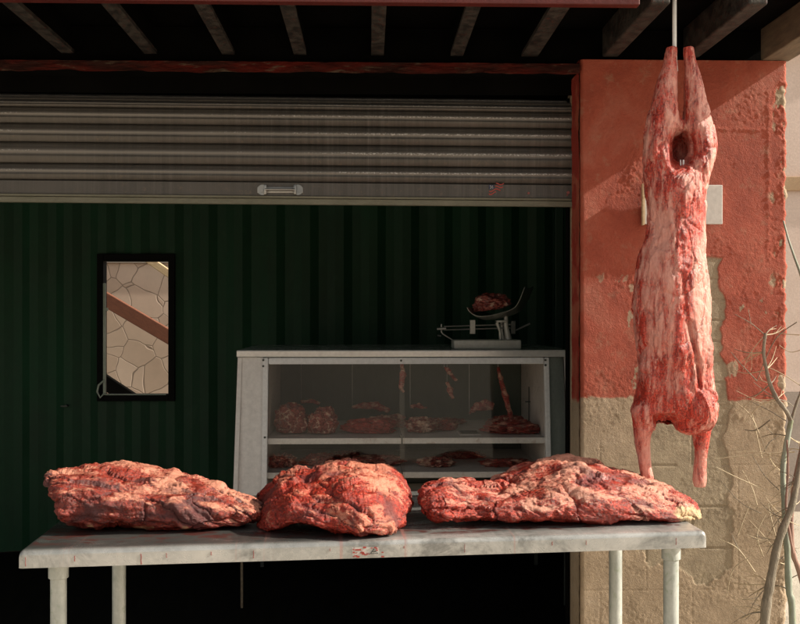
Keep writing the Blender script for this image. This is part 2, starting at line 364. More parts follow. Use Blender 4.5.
# back wall: trapezoid corrugation profile, with the window hole left open
pitch = .208; dep = .024
def corr(x):
    t = (x / pitch) % 1.0
    if t < .25: return 0
    if t < .5: return dep * (t - .25) / .25
    if t < .75: return dep
    return dep * (1 - t) / .25
xs = set()
k0 = math.floor(CX0 / pitch) - 1
for k in range(k0, int(CX1 / pitch) + 2):
    for t in (0, .25, .5, .75):
        x = (k + t) * pitch
        if CX0 < x < CX1: xs.add(round(x, 5))
xs |= {CX0, CX1, round(WX0, 5), round(WX1, 5)}; xs = sorted(xs)
zs = [CZ0, WZ0, WZ1, CZ1]
bm = bmesh.new(); vg = {}
for i, x in enumerate(xs):
    for j, z in enumerate(zs): vg[i, j] = bm.verts.new((x, CY1 + corr(x), z))
for i in range(len(xs) - 1):
    for j in range(3):
        if j == 1 and xs[i] >= WX0 - 1e-3 and xs[i + 1] <= WX1 + 1e-3: continue
        bm.faces.new((vg[i, j], vg[i + 1, j], vg[i + 1, j + 1], vg[i, j + 1]))
me = bpy.data.meshes.new('back_wall'); bm.to_mesh(me); bm.free()
bw = link('back_wall', me, M['green'], cont)
so = bw.modifiers.new('s', 'SOLIDIFY'); so.thickness = .004
# side walls
def side_wall(x):
    bm = bmesh.new(); pv = []; n = int((CY1 - CY0) / pitch * 4)
    for k in range(n + 1):
        y = CY0 + (CY1 - CY0) * k / n; pv.append((bm.verts.new((x + corr(y) * (1 if x > 0 else -1), y, CZ0)), bm.verts.new((x + corr(y) * (1 if x > 0 else -1), y, CZ1))))
    for a, b in zip(pv, pv[1:]): bm.faces.new((a[0], b[0], b[1], a[1]))
    me = bpy.data.meshes.new('side_wall'); bm.to_mesh(me); bm.free()
    o = link('side_wall', me, M['green'], cont); s = o.modifiers.new('s', 'SOLIDIFY'); s.thickness = .004
side_wall(CX0); side_wall(CX1)
MB().box(CX0 - .08, CX1 + .08, CY0, CY1 + .08, CZ1 + .002, CZ1 + .06).build('roof', M['green'], cont)
MB().box(CX0 - .08, CX1 + .08, CY0 - .02, CY1 + .08, 0.002, CZ0 - .002).build('floor', M['floorwood'], cont)
MB().box(CX1 - .055, CX1 - .004, CY1 - .075, CY1 - .004, CZ0 + .002, CZ1 - .002, .004).build('corner_post', M['greenpost'], cont)
for xx_ in (CX0 - .07, CX1 - .003):
    MB().box(xx_, xx_ + .073, CY1 - .05, CY1 + .078, CZ0 + .001, CZ1 + .001).build('corner_seal', M['green'], cont)  # unseen box added to keep sun from leaking in at the corner
# window
win = MB()
fw = .022
X0, X1, Z0, Z1 = WX0, WX1, WZ0, WZ1; Ya, Yb = CY1 - .03, CY1 + .06
t = .030
win.box(X0 - t, X0 + fw * .4, Ya, Yb, Z0 - t, Z1 + t, .002).box(X1 - fw * .4, X1 + t, Ya, Yb, Z0 - t, Z1 + t, .002)
win.box(X0 + fw * .4 + .001, X1 - fw * .4 - .001, Ya, Yb, Z1 - fw * .7, Z1 + t - .001, .002).box(X0 + fw * .4 + .001, X1 - fw * .4 - .001, Ya, Yb, Z0 - t + .001, Z0 + fw * .5, .002)
wo = win.build('window', M['frameblack'], cont); tag(wo, 'small open window with a thick black frame')
sc = MB().box(X0 + .012, X0 + .028, Ya - .02, Ya - .004, Z0 + .01, Z1 - .15, .003).box(X0 + .016, X0 + .040, Ya - .023, Ya - .002, Z1 - .32, Z1 - .30, .002)
sc.tube([(X0 + .02, Ya - .02, Z0 + .10), (X0 - .012, Ya - .03, Z0 + .07), (X0 - .02, Ya - .03, Z0 + .03), (X0 - .002, Ya - .03, Z0 - .005), (X0 + .02, Ya - .02, Z0 + .02)], .006, 8).tube([(X0+.02,Ya-.012,Z0+.012),(X1-.02,Ya-.012,Z0+.012)], .004, 6)
sc.build('stay', M['cord'], wo, True)
# small eye bolt on the back wall
tb = wp(66, 406, 6.46)
MB().tube([tb + Vector((0, .04, 0)), tb + Vector((0, -.01, 0))], .007, 8).box(tb.x - .03, tb.x + .01, tb.y - .012, tb.y - .006, tb.z - .006, tb.z + .004, .002).build('latch', M['darkiron'], cont, True)

# ------------------------------------------------------------------ stone wall behind the window and the neighbour house
sw = thing('stone_wall', 'pale crazy paving stone wall seen through the small window', 'wall', (-2.6, 9.2, 0))
zt = wz(263, 9.0, 137)
MB().box(-6, .6, 9.0, 9.35, -.05, zt, .01).build('masonry', M['stone'], sw)
zc = MB().box(-6.03, .63, 8.97, 9.4, zt + .002, zt + .07, .008).build('coping', M['whitetrim'], sw)
def beam(name, a, b, w, d, mat, label, cat):
    a = Vector(a); b = Vector(b); c = (a + b) / 2; L = (b - a).length
    o = MB().box(-L / 2, L / 2, -d / 2, d / 2, -w / 2, w / 2, .006).build(name, mat)
    o.location = c; dv = b - a; o.rotation_euler = (0, -math.atan2(dv.z, math.hypot(dv.x, dv.y)), math.atan2(dv.y, dv.x)); tag(o, label, cat); return o
def wl(p, q, Y, ext):
    a = wp(*p, Y); b = wp(*q, Y); d = (b - a); return a - d * ext, b + d * ext
a, b = wl((105, 299), (168, 336), 8.8, .75)
beam('timber_brace', a, b, .115, .07, M['wood'], 'reddish brown timber brace sloping across the stone wall outside the window', 'timber')
a, b = wl((145, 257), (171, 275), 8.5, .9)
beam('timber_rail', a, b, .06, .06, M['palewood'], 'pale timber rail sloping at the top corner of the window view', 'timber')
a, b = wl((96, 376), (128, 397), 8.3, 1.2)
beam('dark_rail', a, b, .11, .06, M['dark'], 'dark timber rail sloping at the bottom corner of the window view', 'timber')
hs = thing('neighbouring_house', 'pink rendered house with white roof edge behind the right of the pillar', 'house', (4.5, 9, 0))
Yh = 7.8; hx0 = 2.3
def hz(y, px=795): return wz(y, Yh, px)
MB().prism([(hx0, .9), (7, .9), (7, 5.2), (wx(812, Yh), hz(45)), (hx0, hz(90))], 'y', Yh, Yh + 3).build('wall', M['pink'], hs)
MB().box(hx0, 7, Yh - .001, Yh + 3, -.05, .898).build('plinth', M['lowpink'], hs)
MB().box(hx0 + .002, 7, Yh - .03, Yh - .003, hz(191), hz(177), .004).build('string_course', M['tanband'], hs)
MB().prism([(hx0 - .1, hz(97)), (wx(812, Yh), hz(45) + .0), (7.2, 5.2), (7.2, 5.5), (wx(812, Yh), hz(30)), (hx0 - .1, hz(82))], 'y', Yh - .12, Yh - .004).build('bargeboard', M['whitetrim'], hs)
# ------------------------------------------------------------------ pillar (dense plaster relief)
PX0, PX1, PY = wx(580.5, 3.85), wx(787, 3.85), 3.85
PZT = wz(60, PY, 680)
pl = thing('plaster_pillar', 'tall plastered block pillar painted red above and bare tan below', 'pillar', ((PX0 + PX1) / 2, PY + .12, 0))
def pier_face():
    nx, nz = 260, 760
    X = np.linspace(PX0, PX1, nx); Z = np.linspace(0, PZT, nz)
    XX, ZZ = np.meshgrid(X, Z, indexing='ij')
    p = np.stack([XX.ravel(), np.zeros(XX.size), ZZ.ravel()], 1)
    # photograph-like coordinates for laying out the wear
    U = 580.5 + (p[:, 0] - PX0) / (PX1 - PX0) * 206.5; V = 60 + (PZT - p[:, 2]) / (PZT - wz(400, PY, 680)) * 340
    w = fbm(p * 7, 4, 3) * 9
    redm = 1 - sstep(-1.2, 1.2, V - 401 - fbm(p * 30, 3, 5) * 2.5 - (U < 640) * -4)
    chips = fbm(p * np.array([14, 1, 9]), 5, 21)
    edge = sstep(776, 786, U + chips * 16)                      # worn right arris
    chip = sstep(.60, .63, chips) * sstep(250, 300, V) * .9
    # exposed block areas
    b1 = sstep(-.8, .8, (722 + w * 1.0 + np.maximum(0, V - 330) * .03) - U) * sstep(-2, 2, V - 258 - w * .3) * sstep(-2, 2, U - 640)
    b2 = sstep(-1, 1, 560 + w * 3 - V) * sstep(-3, 3, V - 403) * sstep(-.8, .8, (728 + w * 1.3) - U) * sstep(-3, 3, U - 640 - w)
    blk = np.clip(b1 * (V < 403) + b2, 0, 1)
    rows = np.abs(((V - 258) / 41.5) % 1.0 - .5) * 2; rowi = np.floor((V - 258) / 41.5)
    colx = np.abs((((U - 600) / 92) + .5 * (rowi % 2)) % 1.0 - .5) * 2
    jh = sstep(.93, .985, rows) * (perlin(p * 9, 8) > -.25); jv = sstep(.975, .995, colx)
    rows2 = np.abs(((V - 258) / 20.75) % 1.0 - .5) * 2
    jh2 = sstep(.88, .97, rows2) * (V < 400) * (U > 695)
    joint = np.clip(jh + jv * (V > 400) + jh2, 0, 1)
    # relief
    stip = fbm(p * 75, 3, 31); med = fbm(p * 18, 4, 32); big = fbm(p * 3.5, 3, 33)
    rough = sstep(-.1, .35, fbm(p * 4.5, 3, 44)) * .8 + .25
    h = big * .0028 + med * .0007 + stip * .0009 * rough
    knock = sstep(.1, .28, fbm(p * np.array([38, 1, 38]), 3, 51)) * sstep(.0, .3, fbm(p * 5, 2, 52))
    h = h + 0 * knock
    # ridges of old trowel marks
    for (u0, v0, u1, v1, wd, am) in ((590, 112, 640, 150, 7, .004), (640, 128, 626, 190, 6, .004), (586, 222, 612, 236, 4, .004), (588, 262, 604, 272, 4, .004), (700, 128, 790, 130, 1.6, .003), (768, 90, 769, 260, 1.8, .003), (626, 262, 640, 290, 6, .003), (730, 405, 742, 418, 3, .004), (600, 500, 620, 560, 12, .003)):
        du, dv = u1 - u0, v1 - v0; tt = np.clip(((U - u0) * du + (V - v0) * dv) / (du * du + dv * dv), 0, 1)
        dd = np.hypot(U - u0 - tt * du, V - v0 - tt * dv) + fbm(p * 40, 2, 61) * wd * .8
        h = h + .35 * am * np.exp(-(dd / wd) ** 2) * (1 + stip)
    h = h - blk * .0028 - blk * joint * .003 - (1 - blk) * joint * .0006 * (V > 440)
    h = h + edge * (stip * .002 + chips * .003) - sstep(.25, .3, chips) * edge * .004
    # cracks
    cr = np.abs(perlin(p * np.array([4.2, 1, 3.0]) + fbm(p * 12, 3, 70)[:, None] * .35, 71))
    crm = np.exp(-(cr / .005)) * sstep(0.05, .35, perlin(p * 2.1, 72) + .2 * (V > 400)) * (1 - blk)
    h = h - crm * .0022
    redm = redm * (1 - chip) * (1 - sstep(.35, .45, chips) * edge) 
    q = p.copy(); q[:, 1] = PY - h * .72
    # rounded arrises
    e = np.minimum(p[:, 0] - PX0, PX1 - p[:, 0]); q[:, 1] += np.clip(.012 - e, 0, .012) ** 2 / .012 * .9
    rag = fbm(np.stack([p[:, 2] * 22, p[:, 2] * 0, p[:, 2] * 0], 1), 4, 80) * .010
    q[:, 0] += np.clip((p[:, 0] - PX1 + .03) / .03, 0, 1) * rag
    me = grid_mesh('front_face', q.reshape(nx, nz, 3), nx, nz)
    attr(me, 'red', redm); attr(me, 'block', blk); attr(me, 'fresh', np.zeros(len(p)))
    return me
front = pier_face()
# make sure the face looks to the camera
if nrm(front)[:, 1].mean() > 0:
    front.flip_normals()
link('front_face', front, M['pier'], pl)
body = MB().box(PX0 + .001, PX1 - .004, PY + .016, PY + .25, 0, PZT - .002).build('core', M['pier'], pl)
# the reveal with its fresher red stripe: a dense strip on the left side
def reveal():
    ny, nz = 14, 500
    Yv = np.linspace(PY + .004, PY + .145, ny); Z = np.linspace(0, PZT, nz)
    YY, ZZ = np.meshgrid(Yv, Z, indexing='ij'); p = np.stack([np.zeros(YY.size), YY.ravel(), ZZ.ravel()], 1)
    h = fbm(p * 60, 3, 90) * .002 + fbm(p * 9, 3, 91) * .004
    q = p.copy(); q[:, 0] = PX0 - .003 - np.abs(h)
    me = grid_mesh('reveal', q.reshape(ny, nz, 3), ny, nz)
    if nrm(me)[:, 0].mean() > 0: me.flip_normals()
    zr = wz(401, PY, 580)
    redm = sstep(-.01, .01, p[:, 2] - zr + fbm(p * 20, 2, 92) * .01)
    attr(me, 'red', redm); attr(me, 'block', np.zeros(len(p))); attr(me, 'fresh', redm * sstep(-.15, .1, fbm(p * 10, 3, 93)))
    return me
link('reveal', reveal(), M['pier'], pl)
# notice board behind the carcass
n0 = wp(644.5, 224, PY - .02); n1 = wp(722.5, 185, PY - .02)
nb = MB().box(n0.x, n1.x, PY - .022, PY - .008, n0.z, n1.z, .002).build('notice_board', M['paper']); tag(nb, 'blank white rectangular board fixed on the red pillar behind the hanging carcass', 'board')
MB().box(n0.x - .009, n0.x - .001, PY - .026, PY - .008, n0.z - .004, n1.z + .004, .001).build('edge_strip', M['palewood'], nb)
# ------------------------------------------------------------------ lintel, upper wall, roof
lint = thing('lintel_beam', 'long steel lintel with peeling red paint above the roller shutter', 'beam', (-1.5, 3.9, wz(76, 3.85)))
lz1, lz0 = wz(63, 3.85), wz(73.5, 3.85)
def lintel_face():
    nx, nz = 900, 16
    x0 = -3.4; x1 = PX0 - .004
    X = np.linspace(x0, x1, nx); T = np.linspace(0, 1, nz); XX, TT = np.meshgrid(X, T, indexing='ij')
    z = lz0 - .0 + TT * (lz1 - lz0); p = np.stack([XX.ravel(), np.zeros(XX.size), z.ravel()], 1)
    q = p.copy(); q[:, 1] = 3.84 - fbm(p * np.array([14, 1, 50]), 4, 101) * .005
    q[:, 2] += (1 - TT.ravel()) * fbm(np.stack([p[:, 0] * 6, 0 * p[:, 0], 0 * p[:, 0]], 1), 4, 103) * .007
    me = grid_mesh('flange', q.reshape(nx, nz, 3), nx, nz)
    if nrm(me)[:, 1].mean() > 0: me.flip_normals()
    return me
link('flange', lintel_face(), M['lintel'], lint)
MB().box(-3.4, PX0 - .006, 3.853, 3.99, lz0 + .012, lz1, .003).build('web', M['dark'], lint)
RX1_ = wx(786, 3.9); RZ_ = wz(54, 3.85)
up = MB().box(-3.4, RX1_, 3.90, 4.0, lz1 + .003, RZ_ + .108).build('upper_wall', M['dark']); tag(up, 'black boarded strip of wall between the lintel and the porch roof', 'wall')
roof = thing('porch_roof', 'dark porch roof with rusty steel rafters and a red front edge', 'roof', (-.8, 3.5, 2.44))
RZ = wz(54, 3.85)
for k, px in enumerate((-18, 67, 150, 228, 300, 377.5, 457, 530, 611, 692)):
    x = wx(px, 3.86); w = .023 if k < 7 else .03
    mb = MB().prism([(x - w, RZ), (x + w, RZ), (x + w, RZ + .014), (x - w, RZ + .014)], 'y', 3.195, 3.875)
    if k >= 8: mb = MB().box(x - w, x + w, 3.195, 3.875, RZ, RZ + .109, .006)
    rf = mb.build('rafter', M['rafter'], roof)
    if k < 8: MB().box(x - .012, x + .012, 3.2, 3.87, RZ + .016, RZ + .1095).build('rafter_stem', M['dark'], rf)
RX1 = wx(790, 3.86)
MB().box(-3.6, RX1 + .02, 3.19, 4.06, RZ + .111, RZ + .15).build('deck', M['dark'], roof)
MB().box(-3.6, wx(640, 3.15), 3.15, 3.187, wz(2.6, 3.15), wz(2.6, 3.15) + .18, .003).build('fascia', M['redpaint'], roof)
MB().box(wx(762, 3.86), RX1, 3.195, 3.875, RZ - .012, RZ + .109, .004).build('end_board', M['endboard'], roof)
# ------------------------------------------------------------------ roller shutter
SY = 4.02
sh = thing('roller_shutter', 'half raised galvanised roller shutter with dirty grey slats above the counter', 'shutter', (-1.3, SY, wz(204, SY)))
def shutter():
    lines = [93, 101.5, 109.5, 126, 144.5, 165.5, 182]
    yb = []
    prof = []      # (z, y, crown)
    for k in range(len(lines) - 1, 0, -1):
        za, zb = wz(lines[k], SY), wz(lines[k - 1], SY)
        setback = .018 * max(0, 3 - k) ** 1.5
        for t in (0, .015, .03, .045, .065, .1, .16, .22, .3, .38, .46, .54, .62, .7, .78, .86, .93, .97, .99):
            bulge = .016 * math.sin(math.pi * min(1, t * 1.02)) ** .7
            nick = .018 if t < .035 else (.006 if .44 < t < .50 else (.004 if .76 < t < .80 else 0))
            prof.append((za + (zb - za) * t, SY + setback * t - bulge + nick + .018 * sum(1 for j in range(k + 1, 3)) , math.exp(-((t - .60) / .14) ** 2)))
    P = np.array(prof); nx = 420
    X = np.linspace(-3.3, PX0 + .02, nx)
    XX = np.repeat(X[:, None], len(P), 1); q = np.stack([XX, np.repeat(P[None, :, 1], nx, 0), np.repeat(P[None, :, 0], nx, 0)], -1)
    sl = (XX - wx(0, SY)) / (wx(573, SY) - wx(0, SY))
    q[..., 2] += -.012 * (sl - .25)
    f = q.reshape(-1, 3); f[:, 1] += fbm(f * np.array([1.5, 1, 8]), 3, 120) * .003
    me = grid_mesh('slats', f.reshape(nx, len(P), 3), nx, len(P))
    if nrm(me)[:, 1].mean() > 0: me.flip_normals()
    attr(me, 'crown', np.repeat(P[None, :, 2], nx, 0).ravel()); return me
link('slats', shutter(), M['shutter'], sh)
def slope_box(name, y0p, y1p, ya, yb, mat, parent, bev=.002):
    xa, xb = -3.3, PX0 + .02
    def zz(y, x):
        return wz(y, SY) - .012 * ((x - wx(0, SY)) / (wx(573, SY) - wx(0, SY)) - .25)
    mb = MB(); mb.hexa([(xa, ya, zz(y1p, xa)), (xb, ya, zz(y1p, xb)), (xb, yb, zz(y1p, xb)), (xa, yb, zz(y1p, xa))],
                       [(xa, ya, zz(y0p, xa)), (xb, ya, zz(y0p, xb)), (xb, yb, zz(y0p, xb)), (xa, yb, zz(y0p, xa))])
    bmesh.ops.bevel(mb.bm, geom=list(mb.bm.edges), offset=bev, segments=2, affect='EDGES')
    return mb.build(name, mat, parent)
o = slope_box('bottom_slat', 182.6, 195.6, SY - .012, SY + .003, M['shutter'], sh); attr(o.data, 'crown', np.zeros(len(o.data.vertices)))
slope_box('bottom_bar', 196.2, 198.2, SY - .022, SY + .004, M['shutterbar'], sh, .001)
slope_box('bottom_rail', 198.6, 204.2, SY - .014, SY + .01, M['shutterbar'], sh)
# handle
hy = SY - .013
def hp(px, py, dy=0): v = wp(px, py, SY); return Vector((v.x, hy - dy, v.z))
mb = MB(); c = hp(263, 190.3); e_ = hp(298, 190.3); mb.box(c.x - .02, e_.x + .02, c.y - .003, c.y + .003, c.z - .012, c.z + .012, .002)
for c in (c, e_): mb.tube([c + Vector((0, .004, 0)), c + Vector((0, -.004, 0))], .020, 16)
hd = mb.build('handle', M['steel'], sh, True)
mb = MB()
for px in (266, 295.5):
    c = hp(px, 190.3, .016); mb.box(c.x - .005, c.x + .005, c.y - .006, c.y + .018, c.z - .019, c.z + .019, .003)
for px in (262, 300):
    c = hp(px, 191); mb.tube([c, c + Vector((0, -.009, 0))], .007, 10)
mb.tube([hp(266, 190.5, .018), hp(269, 190.3, .022), hp(292, 190.3, .022), hp(295, 190.5, .018)], [.006, .0045, .0045, .006], 10)
mb.build('grip', M['steel'], hd, True)
# flag sticker on the bottom slat
fl = thing  # placeholder name kept out of the scene
def sticker(u0, v0, u1, v1, y): return wp(u0, v0, SY), wp(u1, v1, SY)
def wavy(mb, pts_top, pts_bot, y, th=.0012):
    n = len(pts_top)
    for i in range(n - 1):
        a, b, c, d = pts_bot[i], pts_bot[i + 1], pts_top[i + 1], pts_top[i]
        mb.hexa([(a.x, y, a.z), (b.x, y, b.z), (b.x, y + th, b.z), (a.x, y + th, a.z)], [(d.x, y, d.z), (c.x, y, c.z), (c.x, y + th, c.z), (d.x, y + th, d.z)])
fy = SY - .0145
fs = MB(); g = wp(488.5, 189.5, SY); h = wp(493.8, 185.2, SY); fs.box(g.x, h.x, fy, fy + .0012, g.z, h.z)
fso = fs.build('flag_sticker', M['blue'], sh); tag(fso, 'small worn flag sticker with red wavy stripes and dark blue corner')
mb = MB()
for (r0, xs0, xs1) in ((185.6, 495.5, 503.5), (188.4, 495, 502.6), (191.2, 488.8, 500), (194, 488.4, 495.6)):
    top = []; bot = []
    for k in range(8):
        u = xs0 + (xs1 - xs0) * k / 7; wv = math.sin((u - 488) * .62) * 1.1 - (u - 488) * .12
        top.append(wp(u, r0 + wv - .55, SY)); bot.append(wp(u, r0 + wv + .65, SY))
    wavy(mb, top, bot, fy)
mb.build('stripe', M['stred'], fso)
mb = MB()
for (u, v) in ((490, 186.4), (492, 186.6), (491, 187.6), (490.2, 188.6), (492.3, 188.4)):
    c = wp(u, v, SY); mb.box(c.x - .0016, c.x + .0016, fy - .0012, fy - .0002, c.z - .0016, c.z + .0016)
mb.build('star', M['stwhite'], fso)
for (u, v, r) in ((528, 193.5, .0045), (567.5, 193, .006), (566.5, 195.5, .003)):
    c = wp(u, v, SY); MB().tube([(c.x, SY - .016, c.z), (c.x, SY - .011, c.z)], r, 8).build('rust_spot', M['blood'], sh)
MB().box(-3.3, PX0 - .003, 3.995, 4.0, wz(94.5, 4.0), wz(70, 4.0)).build('recess_shade', M['dark'], sh)  # black board standing in for the shade of the recess under the lintel
# guide rail at the right jamb and the coil drum above
MB().box(PX0 - .012, PX0 - .001, SY + .03, SY + .07, .03, 2.33, .002).build('guide_rail', M['dark'], sh)
MB().tube([(-3.3, SY + .22, 2.44), (PX0 + .3, SY + .22, 2.44)], .13, 24).build('coil', M['dark'], sh, True)
# ------------------------------------------------------------------ work table
FL = Vector((-.909, 2.748)); FR = Vector((.917, 2.824)); TZ = .88; TILT = .025
TW = (FR - FL).length; tyaw = math.atan2(FR.y - FL.y, FR.x - FL.x); TD = .76
ux = Vector((math.cos(tyaw), math.sin(tyaw))); uy = Vector((-ux.y, ux.x))
tc = FL + ux * TW / 2 + uy * TD / 2
def ztab(x, y): 
    return TZ + TILT * (((x - FL.x) * ux.x + (y - FL.y) * ux.y) / TW)
tbl = thing('work_table', 'long galvanised steel work table with blood drips on its front edge', 'table', (tc.x, tc.y, 0), tyaw)
def tl(o): o.matrix_parent_inverse = Matrix.Identity(4); return o
# top profile
mb = MB(); th = .045; hw, hd_ = TW / 2, TD / 2
rad = .013
xs_ = [-hw + rad * (1 - math.cos(a)) for a in np.linspace(0, math.pi / 2, 6)] + list(np.linspace(-hw + rad * 1.5, hw - rad * 1.5, 110)) + [hw - rad * (1 - math.cos(a)) for a in np.linspace(math.pi / 2, 0, 6)]
rings = []
for x in xs_:
    e = hw - abs(x); drop = rad - math.sqrt(max(0, rad * rad - (rad - min(rad, e)) ** 2))
    z = TZ + TILT * (x + hw) / TW; yi_ = hd_ - drop * .6; R_ = rad
    sec = [(-yi_, z - th)]
    for a in np.linspace(0, math.pi / 2, 7): sec.append((-yi_ + R_ * (1 - math.cos(a)), z - drop - R_ * (1 - math.sin(a))))
    for yy in np.linspace(-yi_ + R_ + .01, yi_ - R_ - .02, 44): sec.append((yy, z - drop + .0012 * math.sin(x * 5 + yy * 7) * math.sin(x * 2.3 - yy * 4)))
    for a in np.linspace(math.pi / 2, 0, 7): sec.append((yi_ - R_ * (1 - math.cos(a)), z - drop - R_ * (1 - math.sin(a))))
    sec.append((yi_, z - th))
    rings.append([mb.bm.verts.new((x, a, b)) for a, b in sec])
for p, q in zip(rings, rings[1:]):
    for k in range(len(p)): mb.bm.faces.new((p[k], p[(k + 1) % len(p)], q[(k + 1) % len(p)], q[k]))
mb.bm.faces.new(rings[0]); mb.bm.faces.new(rings[-1][::-1])
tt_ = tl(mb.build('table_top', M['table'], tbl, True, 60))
tp = co(tt_.data); tzz = TZ + TILT * (tp[:, 0] + hw) / TW
onto = sstep(-.012, -.004, tp[:, 2] - tzz)
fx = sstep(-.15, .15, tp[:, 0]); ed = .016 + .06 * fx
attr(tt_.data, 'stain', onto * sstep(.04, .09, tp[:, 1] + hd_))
attr(tt_.data, 'painted_shade', onto * sstep(ed - .03, ed + .02, tp[:, 1] + hd_) * (1 - .35 * sstep(-.1, .2, tp[:, 0])) * (1 - .8 * sstep(.55, .78, tp[:, 0])))  # painted darkening fades out along the sunlit front strip and right end
def tz(x): return TZ - th + TILT * (x + hw) / TW
def inv(px, Y):   # world point -> table local
    v = Vector((wx(px, Y), Y)) - tc; return v.dot(ux), v.dot(uy)
for (px, Y, sleeve) in ((58.5, 2.86, 1), (119, 3.42, 0), (671, 2.93, 1), (615.5, 3.44, 0)):
    lx, ly = inv(px, Y); top = tz(lx) + .012
    lg = tl(MB().tube([(lx, ly, 0), (lx, ly, .3), (lx, ly, .6), (lx, ly, top)], .0215, 20).build('leg', M['leg'], tbl, True))
    mb = MB().tube([(lx, ly, tz(lx) - .055), (lx, ly, tz(lx) - .0525), (lx, ly, top)], [.0225, .0265, .0268], 20)
    if sleeve: tl(mb.build('socket', M['leg'], lg, True))
    else: mb.bm.free()
    tl(MB().tube([(lx, ly, .001), (lx, ly, .03)], .028, 16).build('foot', M['darkiron'], lg, True))
# under-shelf rim
tl(MB().box(-hw + .05, hw - .05, hd_ - .06, hd_ - .03, TZ - th - .03, TZ - th - .002, .002).build('rear_rail', M['darkiron'], tbl))
# drips: thin ragged runs lying on the lip and on the top edge
rr = random.Random(5)
def locx(px): return inv(px, 2.79)[0]
dr = [(30, 1, .6), (78, .6, 1), (133, .9, 1), (143, 1, 1.4), (168, 1, 1), (254, 1.0, 1), (293, .9, 1), (299, 1.1, 1.5), (465, .8, .5), (549, 1, 1), (553.5, .8, 1), (576, .6, 1), (582, .9, 1), (588, .8, 1), (680, .7, .8), (404, .3, 1.2), (415, .25, 1), (212, .4, 1), (330, .5, .8), (500, .4, .8), (620, .5, .8), (640, .4, .8)]
for px, ln, wd in dr[::1]:
    if rr.random() < .22: continue
    ln *= rr.uniform(.35, 1.0); wd *= rr.uniform(.6, 1.3)
    x = locx(px); z1 = tz(x) + th - .016; z0 = z1 - (th - .016) * ln * .98; w = .0009 * wd
    n = 7; mb = MB()
    for k in range(n - 1):
        za = z1 + (z0 - z1) * k / (n - 1); zb = z1 + (z0 - z1) * (k + 1) / (n - 1); ja = math.sin(k * 1.7 + px) * .0006; jb = math.sin((k + 1) * 1.7 + px) * .0006
        wa = w * (.7 + .3 * k / n) * (1.6 if k == n - 2 else 1)
        mb.hexa([(x + jb - wa, -hd_ - .0012, zb), (x + jb + wa, -hd_ - .0012, zb), (x + jb + wa, -hd_ - .0001, zb), (x + jb - wa, -hd_ - .0001, zb)],
                [(x + ja - w, -hd_ - .0012, za), (x + ja + w, -hd_ - .0012, za), (x + ja + w, -hd_ - .0001, za), (x + ja - w, -hd_ - .0001, za)])
    tl(mb.build('blood_drip', M['blood'], tbl))
# smeared label with red blotches
mb = MB(); x = locx(367); zc0 = tz(x) + .012
mb.box(locx(352), locx(378.5), -hd_ - .0016, -hd_ - .0002, zc0 - .005, zc0 + .016)
lb = tl(mb.build('label_sticker', M['stwhite'], tbl)); tag(lb, 'small torn label smeared with red on the table edge')
mb = MB()
for k in range(26):
    u = rr.uniform(353, 383); zz_ = rr.uniform(-.009, .017); s = rr.uniform(.001, .004); xx = locx(u)
    mb.box(xx - s, xx + s * rr.uniform(.5, 1.6), -hd_ - .0030, -hd_ - .0018, zc0 + zz_ - s * .5, zc0 + zz_ + s * .5)
tl(mb.build('print_blotch', M['stred'], lb))
mb = MB()
xx = locx(374)
for (a0, b0, a1, b1) in ((-4, 0, 0, 12), (0, 12, 4.5, 0), (-4, 0, 4.5, 0), (-2, 5, 2.5, 5)):
    mb.tube([(xx + a0 * .0024, -hd_ - .0034, zc0 + b0 * .0011), (xx + a1 * .0024, -hd_ - .0034, zc0 + b1 * .0011)], .0009, 6)
tl(mb.build('print_mark', M['darkiron'], lb))

# ------------------------------------------------------------------ meat on the table
def smooth1(a, k):
    ker = np.exp(-np.linspace(-2, 2, 2 * k + 1) ** 2); ker /= ker.sum()
    return np.convolve(np.pad(a, k, 'edge'), ker, 'valid')
def cells(P, seed, n, met, warp=.02):
    rg = np.random.RandomState(seed); lo, hi = P.min(0), P.max(0)
    S = lo + rg.rand(n, 3) * (hi - lo)
    W = P + np.stack([fbm(P * 9, 3, seed + k) for k in range(3)], 1) * warp
    # snap the seeds on to the surface so that cells are evenly used
    idx = rg.choice(len(P), n, replace=False); S = P[idx]
    m = np.array(met)
    d1 = np.full(len(P), 1e9); d2 = np.full(len(P), 1e9); c1 = np.zeros(len(P), int)
    for k in range(n):
        d = np.sqrt((((W - S[k]) * m) ** 2).sum(1)); cl = d < d1
        d2 = np.where(cl, d1, np.minimum(d2, d)); c1 = np.where(cl, k, c1); d1 = np.where(cl, d, d1)
    off = rg.uniform(-1, 1, n); tilt = rg.normal(size=(n, 3)); r1 = rg.rand(n); r2 = rg.rand(n)
    T = (((W - S[c1]) * m) * tilt[c1]).sum(1)
    return off[c1], T, d2 - d1, r1[c1], r2[c1]
